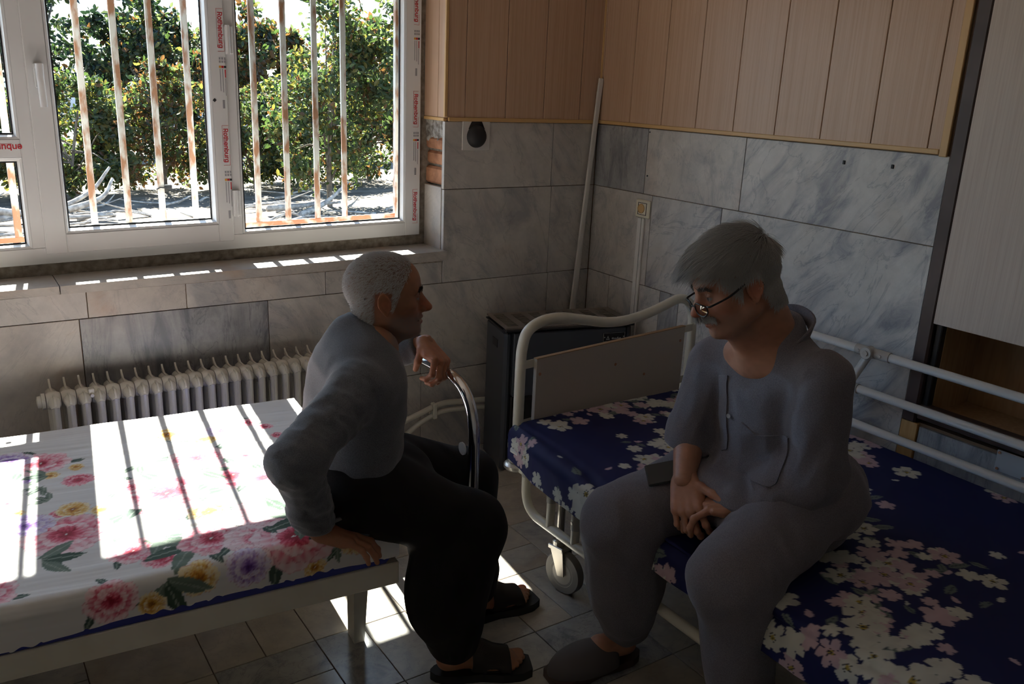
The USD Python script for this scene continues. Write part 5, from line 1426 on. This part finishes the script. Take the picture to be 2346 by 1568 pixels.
sweat1 = relax(sdf_mesh(f_sweat0, (-2.14, -1.66, .52), (-1.36, -.76, 1.09), .0055), 3)
part(M1, 'pullover', sweat1, 'grey_knit', True)
def f_trous1(p):
    d = ell_(p, (-1.80, -1.28, .665), (.150, .185, .105))
    d = smin(d, ell_(p, (-1.69, -1.28, .640), (.13, .12, .075)), .05)
    for k, (H_, K_, A_) in enumerate(LEG1):
        K_ = np.array(K_); A_ = np.array(A_)
        t = smin(cap_(p, H_, K_, .108, .080), cap_(p, K_ + V3(-.005, 0, -.01), A_ + V3(.0, 0, -.015), .086, .070), .05)
        t = smin(t, ell_(p, K_ + V3(-.105, .0, -.160), (.085, .082, .165)), .07)
        t = smin(t, ell_(p, A_ + V3(-.01, 0, .045), (.078, .074, .075)), .03)
        d = smin(d, t, .035)
    lowm = np.clip((.52 - p[:, 2]) / .2, 0, 1)
    d = d - .010 * (ridged(p @ np.array([[1, 0, 0], [0, 1, 0], [.3, 0, .45]], np.float32), (9, 9, 9), 21) - .62) - .006 * lowm * (ridged(p, (12, 12, 5), 22) - .6)
    for H_, K_, A_ in LEG1: d = np.where(p[:, 2] < .2, smax(d, .056 - p[:, 2] + .01 * np.sin(p[:, 0] * 60), .006), d)
    return d
trous1 = relax(sdf_mesh(f_trous1, (-2.02, -1.58, .05), (-1.10, -1.00, .82), .0075), 3)
part(M1, 'trousers', trous1, 'black_cotton', True)
# sandals
def sandal(parent, R, c, side_open=True):
    s = part(parent, 'sandal', put_mesh(sole_mesh(), R, c - V3(0, 0, .024)), 'sole_black', 30)
    def band(p):
        d = np.abs(foot_field(p) - .0035) - .0028
        lo = .105 + .25 * np.abs(p[:, 1]); hi = .205 - .9 * np.maximum(np.abs(p[:, 1]) - .028, 0)
        d = smax(d, np.maximum(.100 - p[:, 0], p[:, 0] - .212), .002)
        d = smax(d, -(np.sqrt(((p[:, 0] - .158) / 1.5) ** 2 + (np.abs(p[:, 1]) - .046) ** 2 + (p[:, 2] - .010) ** 2) - .0145), .003)
        return smax(d, -.004 - p[:, 2], .002)
    b = sdf_mesh(band, (.08, -.07, -.012), (.235, .07, .10), .0034)
    part(s, 'strap', put_mesh(b, R, c), 'leather_black', True)
for R, c in ft1: sandal(M1, R, c)
# ------------------------------------------------------------------ man in the grey suit
M2 = thing('person', 'man with thick grey hair, glasses and moustache in grey shirt and trousers, hands clasped', 'person', (-.85, -1.85, 0))
SK2 = (.40, .185, .115)
HC2, HR2, HS2 = V3(-1.058, -1.832, 1.212), rot_frame((-.86, .34, -.40), (-.22, .20, 1)), .955
_hf2 = head_field(gaunt=0, nose=.003, full=1.0)
NB2 = V3(-.925, -1.855, 1.065)
def f_head2(p):
    q = ((p - HC2.astype(np.float32)) @ HR2.astype(np.float32) / np.float32(HS2)).astype(np.float32)
    d = _hf2(q)
    top = HC2 + HR2 @ V3(-.035, 0, -.045)
    nk = cap_(p, top, NB2, .060, .063)
    nk = smin(nk, cap_(p, HC2 + HR2 @ V3(.035, 0, -.085), NB2 + V3(-.045, .0, -.03), .034, .042), .035)
    nk = smin(nk, ell_(p, NB2 + V3(-.015, .0, -.055), (.075, .12, .06)), .04)
    return smin(d, nk, .025)
head2 = sdf_mesh(f_head2, HC2 - V3(.17, .17, .30), HC2 + V3(.22, .17, .16), .0027)
W2R, E2R, S2R = V3(-1.075, -1.760, .680), V3(-.972, -1.668, .752), V3(-.935, -1.695, .958)
W2L, E2L, S2L = V3(-1.010, -1.905, .672), V3(-.905, -2.010, .760), V3(-.948, -2.030, 1.020)
h2r = hand_prims(W2R, (-.42, -.62, -.50), (-.62, -.10, .72), (.35, -.8, .25), [(.45, .95, .5), (.55, 1.05, .6), (.60, 1.05, .6), (.60, 1.0, .6)], spread=(.18, .05, -.06, -.16), thumb=[(.030, .000, .040), (.058, .004, .068), (.082, .004, .088)], arm=E2R)
h2l = hand_prims(W2L, (-.66, .62, -.22), (-.15, .10, .95), (-.6, -.6, .2), [(.35, .7, .5), (.30, .65, .5), (.30, .55, .4), (.25, .5, .4)], thumb=[(.030, -.006, .034), (.056, -.004, .046), (.078, .002, .046)], arm=E2L)
hands2 = [sdf_mesh(hand_field(h), *prim_bounds(h), .0030) for h in (h2r, h2l)]
ft2 = [(rot_frame((-.985, .12, 0)), V3(-1.010, -1.572, .026)), (rot_frame((-.97, -.2, 0)), V3(-1.015, -2.030, .026))]
feet2 = [put_mesh(foot_m, R, c) for R, c in ft2]
LEG2 = [((-.80, -1.735, .665), (-1.160, -1.622, .520), ft2[0][1] + ft2[0][0] @ V3(.046, 0, .12)), ((-.80, -1.955, .665), (-1.165, -2.015, .560), ft2[1][1] + ft2[1][0] @ V3(.046, 0, .12))]
def f_arm2(p):
    d = smin(cap_(p, S2R, E2R, .046, .040), cap_(p, E2R, W2R, .044, .0285), .02)
    return smin(d, smin(cap_(p, S2L, E2L, .046, .040), cap_(p, E2L, W2L, .042, .0285), .02), .01)
arms2 = sdf_mesh(f_arm2, (-1.12, -2.12, .60), (-.82, -1.57, 1.10), .006)
def f_core2(p):
    d = sweep_(p, [((-.78, -1.845, .62), .14, .10), ((-.82, -1.85, .80), .135, .095), ((-.875, -1.855, .95), .15, .085), ((-.915, -1.855, 1.04), .09, .06)], (0, 1, .12))
    d = smin(d, cap_(p, (-.91, -1.80, .985), S2R, .05, .045), .03); d = smin(d, cap_(p, (-.92, -1.90, 1.01), S2L, .05, .045), .03)
    for H_, K_, A_ in LEG2:
        d = smin(d, cap_(p, H_, K_, .070, .050), .04); d = smin(d, cap_(p, K_, A_, .048, .036), .03)
    return d
core2 = sdf_mesh(f_core2, (-1.28, -2.16, .06), (-.62, -1.50, 1.14), .012)
body2 = unite([core2, arms2, head2] + hands2 + feet2)
q2 = (body2.vertices - HC2) @ HR2 / HS2
inhead2 = (np.abs(q2) < .17).all(1)
def hairline2(q):
    ay = np.abs(q[:, 1])
    top = np.interp(q[:, 2], [-.09, -.06, -.035, -.015, .02, .05, .075, .10, .13], [-.06, -.045, .004, .016, .040, .058, .074, .076, .078])
    ear = (np.abs(q[:, 0] + .012) < .026) & (q[:, 2] < .024) & (q[:, 2] > -.05)
    return (q[:, 0] < top) & (q[:, 2] > -.080) & ~ear & (ay < .0785) & ~((q[:, 2] < -.035) & (q[:, 0] > -.045))
hm2 = hairline2(q2) & inhead2
col2 = skin_plain(body2.vertices, 6, SK2)
col2[inhead2] = head_colors(body2.vertices[inhead2], q2[inhead2], hm2[inhead2].astype(float), 12, SK2, (.16, .13, .115), .30)
part(M2, 'body', body2, 'skin', col=col2)
# longer hair: swept forward over the forehead from a crown at the back
def hair_long(parent, headm, f, HC, HR, HS, line, n, seed, mat_):
    P, N_ = surface_samples(headm, n, seed, lambda c: line((c - HC) @ HR / HS))
    rng = np.random.default_rng(seed + 1)
    q = (P - HC) @ HR / HS; ql = N_ @ HR
    crown = np.array([-.075, .012, .100])
    away = q - crown
    topm = np.clip((q[:, 2] - .045) / .03, 0, 1)[:, None]
    flow = np.c_[away[:, 0] * .9 + .03, away[:, 1] * .9 - .010, away[:, 2] * .55 - .030]
    flow = flow / np.linalg.norm(flow, axis=1, keepdims=True)
    flow = flow * (1 - .55 * topm) + np.array([.96, -.22, -.05]) * (.55 * topm)
    side = ((q[:, 2] < .05) & (q[:, 0] > -.03))[:, None]
    flow = np.where(side, flow * .4 + np.array([-.15, 0, -.9]) * .6, flow)
    lock = fbm(np.c_[q * 40], 2, 77)[:, None] - .5
    flow = flow + rng.normal(0, .10, flow.shape) + lock * np.array([.5, .9, .4])
    fw = flow @ HR.T; fw -= N_ * (fw * N_).sum(1, keepdims=True); fw /= np.maximum(np.linalg.norm(fw, axis=1, keepdims=True), 1e-6)
    front = np.clip((q[:, 0] - .03) / .03, 0, 1)
    L = (.030 + .026 * topm[:, 0] + .014 * front * topm[:, 0] - .012 * np.clip((-.02 - q[:, 2]) / .03, 0, 1)) * rng.uniform(.7, 1.2, len(P))
    pts = [P - N_ * .001]; cur, d = P.copy(), (N_ * (.75 + .25 * topm) + fw * .75); d /= np.linalg.norm(d, axis=1, keepdims=True)
    K = 7
    for k in range(1, K):
        cur = cur + d * (L / (K - 1))[:, None]
        d = d * .60 + fw * .45 - np.array([0, 0, .07 + .04 * k])[None] * .5 + rng.normal(0, .035, d.shape)
        d /= np.linalg.norm(d, axis=1, keepdims=True)
        pen = f(cur.astype(np.float32)); push = np.maximum(.0030 + .002 * rng.random(len(cur)) - pen, 0)
        near = (cur - HC); near /= np.linalg.norm(near, axis=1, keepdims=True)
        cur = cur + near * push[:, None]; pts.append(cur.copy())
    return curves(parent, 'hair', np.stack(pts, 1), np.array([.00085, .00085, .0008, .00075, .0007, .0006, .0003]), mat_)
hair_long(M2, head2, f_head2, HC2, HR2, HS2, hairline2, 15000, 60, 'hair_grey')
brow(M2, f_head2, HC2, HR2, HS2, 260, 61, 'hair_dark', L=.011)
def moustache(parent, f, HC, HR, HS, n, seed):
    rng = np.random.default_rng(seed); y = rng.uniform(-.030, .030, n); z = -.0475 - .010 * (np.abs(y) / .03) ** 1.6 + rng.normal(0, .0028, n)
    P = HC + (np.c_[np.full(n, .14), y, z] * HS) @ HR.T
    H = cast(f, P, np.tile(HR @ V3(-1, 0, 0), (n, 1))); N_ = grad(f, H)
    d = np.c_[np.full(n, .25), np.sign(y) * (.25 + np.abs(y) * 22), np.full(n, -.95)] @ HR.T + rng.normal(0, .16, (n, 3)); d /= np.linalg.norm(d, axis=1, keepdims=True)
    L = .0125 * rng.uniform(.7, 1.2, (n, 1))
    return curves(parent, 'moustache', np.stack([H - N_ * .001, H + N_ * .0035 + d * L * .45, H + N_ * .004 + d * L], 1), np.array([.0008, .0007, .0003]), 'hair_grey')
moustache(M2, f_head2, HC2, HR2, HS2, 900, 63)
# glasses, slid down the nose
gl = numbered(M2, 'glasses'); UsdGeom.Xform.Define(stage, gl)
def L2(x, y, z): return HC2 + HR2 @ (V3(x, y, z) * HS2)
def lens_loop(s):
    t = np.linspace(0, 2 * np.pi, 29); return [L2(.1150 - .010 * abs(math.cos(a)) ** 2 * (1 if s * math.cos(a) > 0 else -.1), s * .0335 + .0245 * np.sign(math.cos(a)) * abs(math.cos(a)) ** .7, -.020 + .0165 * np.sign(math.sin(a)) * abs(math.sin(a)) ** .75) for a in t]
fr = [tube(lens_loop(s), .0017, 8, False) for s in (-1, 1)]
fr += [tube([L2(.115, -.0095, -.015), L2(.119, 0, -.012), L2(.115, .0095, -.015)], .0017, 8)]
part(gl, 'rim', cat(fr), 'eyeglass_frame', True)
for s in (-1, 1): part(gl, 'temple', tube(smooth_path([L2(.105, s * .0600, -.011), L2(.098, s * .073, -.010), L2(.05, s * .0800, -.004), L2(-.005, s * .0815, .012), L2(-.030, s * .079, .006), L2(-.036, s * .078, -.012)], 5), .0024, 8), 'eyeglass_frame', True)
MAT['lens'] = MAT['glass_pane']
for s in (-1, 1):
    lp = np.array(lens_loop(s)[:-1]); c = lp.mean(0); n = len(lp)
    off = HR2 @ V3(.0006, 0, 0)
    V = np.vstack([lp + off, lp - off, c + off, c - off]); F = []
    for k in range(n):
        j = (k + 1) % n; F += [(2 * n, k, j), (2 * n + 1, n + j, n + k), (k, n + k, j), (j, n + k, n + j)]
    part(gl, 'lens', trimesh.Trimesh(V, np.array(F), process=False), 'lens', False)

def f_shirt(p):
    d = sweep_(p, [((-.785, -1.835, .575), .190, .155), ((-.805, -1.838, .665), .182, .150), ((-.830, -1.842, .76), .168, .138), ((-.866, -1.850, .88), .165, .126), ((-.896, -1.855, .955), .155, .106), ((-.914, -1.857, 1.015), .110, .080), (NB2 + V3(.01, 0, .015), .072, .070)], (0, 1, .10))
    d = smin(d, cap_(p, (-.905, -1.80, .985), S2R, .064, .060), .05)
    d = smin(d, cap_(p, (-.915, -1.91, 1.00), S2L, .064, .058), .05)
    # lap flap of the long shirt
    d = smin(d, ell_(p, (-.935, -1.86, .665), (.13, .175, .055)), .05)
    wl_ = W2L + (E2L - W2L) * .22
    er_ = E2R + (W2R - E2R) * .08
    a = smin(cap_(p, S2R, E2R, .062, .057), cap_(p, E2R, er_, .057, .056), .03)
    b = smin(cap_(p, S2L, E2L, .062, .068), cap_(p, E2L, wl_, .068, .050), .05)
    b = smin(b, ell_(p, (E2L + wl_) / 2 + V3(.0, -.0, -.025), (.07, .055, .04)), .04)
    a = a - .018 * (ridged(along(p, E2R - S2R, .35), (13, 13, 13), 31) - .62)
    b = b - .022 * (ridged(along(p, E2L - S2L, .45) @ np.array([[1, 0, 0], [0, 1, .3], [0, -.3, 1]], np.float32), (11, 11, 11), 33) - .62)
    for wv, ev in ((er_, S2R), (wl_, E2L)):
        ax = ((wv - ev) / np.linalg.norm(wv - ev)).astype(np.float32)
        if wv is er_: a = smax(a, (p - wv.astype(np.float32)) @ ax - .030, .004)
        else: b = smax(b, (p - wv.astype(np.float32)) @ ax - .004, .004)
    d = d - .020 * (ridged(p @ np.array([[.5, 0, 0], [0, 1, .25], [0, -.25, .28]], np.float32), (11, 11, 11), 35) - .62) * np.clip((1.05 - p[:, 2]) / .1, 0, 1)
    wf = np.exp(-((p[:, 2] - .70) / .07) ** 2)
    d = d - .022 * wf * (ridged(p @ np.array([[1, 0, 0], [0, .6, 0], [.3, .2, 2.2]], np.float32), (7, 7, 7), 37) - .62)
    d = smin(d, a, .022); d = smin(d, b, .022)
    # open neck, cut along a slanting plane and a V in front
    nx = (p - (NB2 + V3(-.02, 0, .030)).astype(np.float32))
    d = np.where(np.linalg.norm(nx, axis=1) < .16, smax(d, nx @ np.float32([-.42, 0, .91]) - .002, .006), d)
    v = np.maximum(np.abs(p[:, 1] + 1.838 - .12 * (p[:, 2] - 1.0)) - (.004 + .30 * np.maximum(p[:, 2] - .955, 0)), .955 - p[:, 2])
    d = np.where(p[:, 0] < -.93, smax(d, -np.maximum(v, -(f_neckgap(p))), .004), d)
    return d
def f_neckgap(p): return p[:, 0] + .93
shirt = relax(sdf_mesh(f_shirt, (-1.16, -2.18, .50), (-.58, -1.52, 1.16), .0058), 3)
part(M2, 'shirt', shirt, 'grey_suiting', True)
# collar, placket, button, breast pocket
colpts = []
CA = smooth_path([V3(-.985, -1.835, .985), V3(-.985, -1.790, 1.035), V3(-.935, -1.775, 1.082), V3(-.868, -1.815, 1.115), V3(-.850, -1.870, 1.125), V3(-.880, -1.930, 1.105), V3(-.955, -1.935, 1.055), V3(-.995, -1.880, 1.000), V3(-.992, -1.845, .968)], 5)
def collar_band(C, h, th):
    n = len(C); T = np.gradient(C, axis=0); T /= np.linalg.norm(T, axis=1, keepdims=True)
    ctr = C.mean(0); out = C - ctr; out[:, 2] = 0; out /= np.linalg.norm(out, axis=1, keepdims=True)
    up = V3(-.10, 0, 1)[None] * .9 + out * .25
    ring_ = [C - up * h * .5 - out * .0, C - up * h * .45 + out * th, C + up * h * .45 + out * th, C + up * h * .5, C + up * h * .45 - out * th, C - up * h * .45 - out * th]
    V = np.stack(ring_, 1); V = np.concatenate([V, V[:, :1]], 1)
    return grid_mesh(V)
part(M2, 'collar', collar_band(CA, .036, .004), 'grey_suiting', 60)
FW = V3(1, .12, 0) / np.linalg.norm(V3(1, .12, 0))
pk = patch(f_shirt, [(-.019, .955), (.019, .965), (.021, .80), (.018, .762), (0, .752), (-.018, .762), (-.021, .80)], V3(-1.25, -1.842, 0), V3(.10, -1, .02), V3(0, .03, 1), FW, out=.0035, h=.0065)
part(M2, 'placket', pk, 'grey_suiting', 40)
pkt = patch(f_shirt, [(0, .862), (.045, .838), (.125, .858), (.128, .745), (.118, .735), (.012, .728), (.0, .738)], V3(-1.25, -1.888, 0), V3(.12, -1, .06), V3(0, 0, 1), FW, out=.0045, h=.007)
part(M2, 'pocket', pkt, 'grey_suiting', 40)
bp_ = cast(f_shirt, np.array([V3(-1.25, -1.846, .862)]), FW[None])[0]
part(M2, 'button', lathe([(.0055, .0), (.0060, .0012), (.0060, .0026), (.0045, .0030), (.0035, .0022)], bp_ - FW * .0035, -FW, 18), 'button_pearl', 40)
cuffc = W2L + (E2L - W2L) * .22; cax = (W2L - E2L) / np.linalg.norm(W2L - E2L)
part(M2, 'cuff', lathe([(.046, -.052), (.0570, -.050), (.0555, .002), (.046, .004)], cuffc, cax, 26), 'grey_suiting', 50)
def f_trous2(p):
    d = ell_(p, (-.78, -1.85, .655), (.155, .215, .12))
    d = smin(d, ell_(p, (-.93, -1.85, .620), (.14, .13, .06)), .05)
    for k, (H_, K_, A_) in enumerate(LEG2):
        K_ = np.array(K_); A_ = np.array(A_)
        rs = (.096, .062, .100, .100, .19) if k == 0 else (.078, .058, .060, .062, .17)
        t = smin(cap_(p, H_, K_, .118, .088), cap_(p, K_ + V3(.01, 0, -.02), A_ + V3(.01, 0, -.02), rs[0], rs[1]), .06)
        t = smin(t, ell_(p, K_ + V3(.055, .0, -.17), rs[2:]), .07)
        t = smin(t, ell_(p, A_ + V3(.015, 0, .04), (.078, .070, .085) if k == 0 else (.06, .06, .08)), .03)
        d = smin(d, t, .035)
    low = np.clip((.56 - p[:, 2]) / .2, 0, 1)
    d = d - .020 * (1 - low) * (ridged(p @ np.array([[1, .4, 0], [-.3, 1, 0], [.2, 0, .6]], np.float32), (9, 9, 9), 51) - .62) - .020 * low * (ridged(p @ np.array([[1, 0, .15], [0, 1, .1], [0, 0, .32]], np.float32), (10, 10, 10), 52) - .62)
    d = np.where(p[:, 2] < .2, smax(d, .052 - p[:, 2] + .008 * np.sin(p[:, 0] * 60), .006), d)
    return d
trous2 = relax(sdf_mesh(f_trous2, (-1.34, -2.20, .05), (-.58, -1.44, .84), .0075), 3)
part(M2, 'trousers', trous2, 'grey_suiting', True)
def slipper(parent, R, c):
    s = part(parent, 'slipper', put_mesh(sole_mesh(.30, 1.08, .024), R, c - V3(.0, 0, .024) - R @ V3(.004, 0, 0)), 'slipper_brown', 30)
    def up(p):
        d = ell_(p, (.163, 0, .006), (.128, .062, .068))
        d = smax(d, .075 - p[:, 0], .01); return smax(d, -.002 - p[:, 2], .003)
    part(s, 'upper', put_mesh(sdf_mesh(up, (.05, -.07, -.012), (.30, .07, .08), .004), R, c), 'slipper_grey', True)
for R, c in ft2: slipper(M2, R, c)
# phone on his lap
ph = thing('mobile_phone', 'black mobile phone half under the clasped hands on the grey trousers', 'phone', (-1.13, -1.72, .66))

_px = np.array([V3(-1.055, -1.700, .90)]); _pc = cast(lambda p: np.minimum(f_trous2(p), f_shirt(p)), _px, V3(0, 0, -1)[None])[0]
_pn = grad(f_trous2, _pc[None])[0]; _pu = V3(-.85, .45, 0); _pu = _pu - _pn * (_pu @ _pn); _pu /= np.linalg.norm(_pu)
_PR = np.stack([_pu, np.cross(_pn, _pu), _pn], 1)
part(ph, 'case', place(box(-.070, .070, -.034, .034, .001, .0085, .003), _PR, _pc), 'phone_black', False)
part(ph, 'screen', place(box(-.066, .066, -.031, .031, .0084, .0092, .0003), _PR, _pc), 'black_plastic', False)
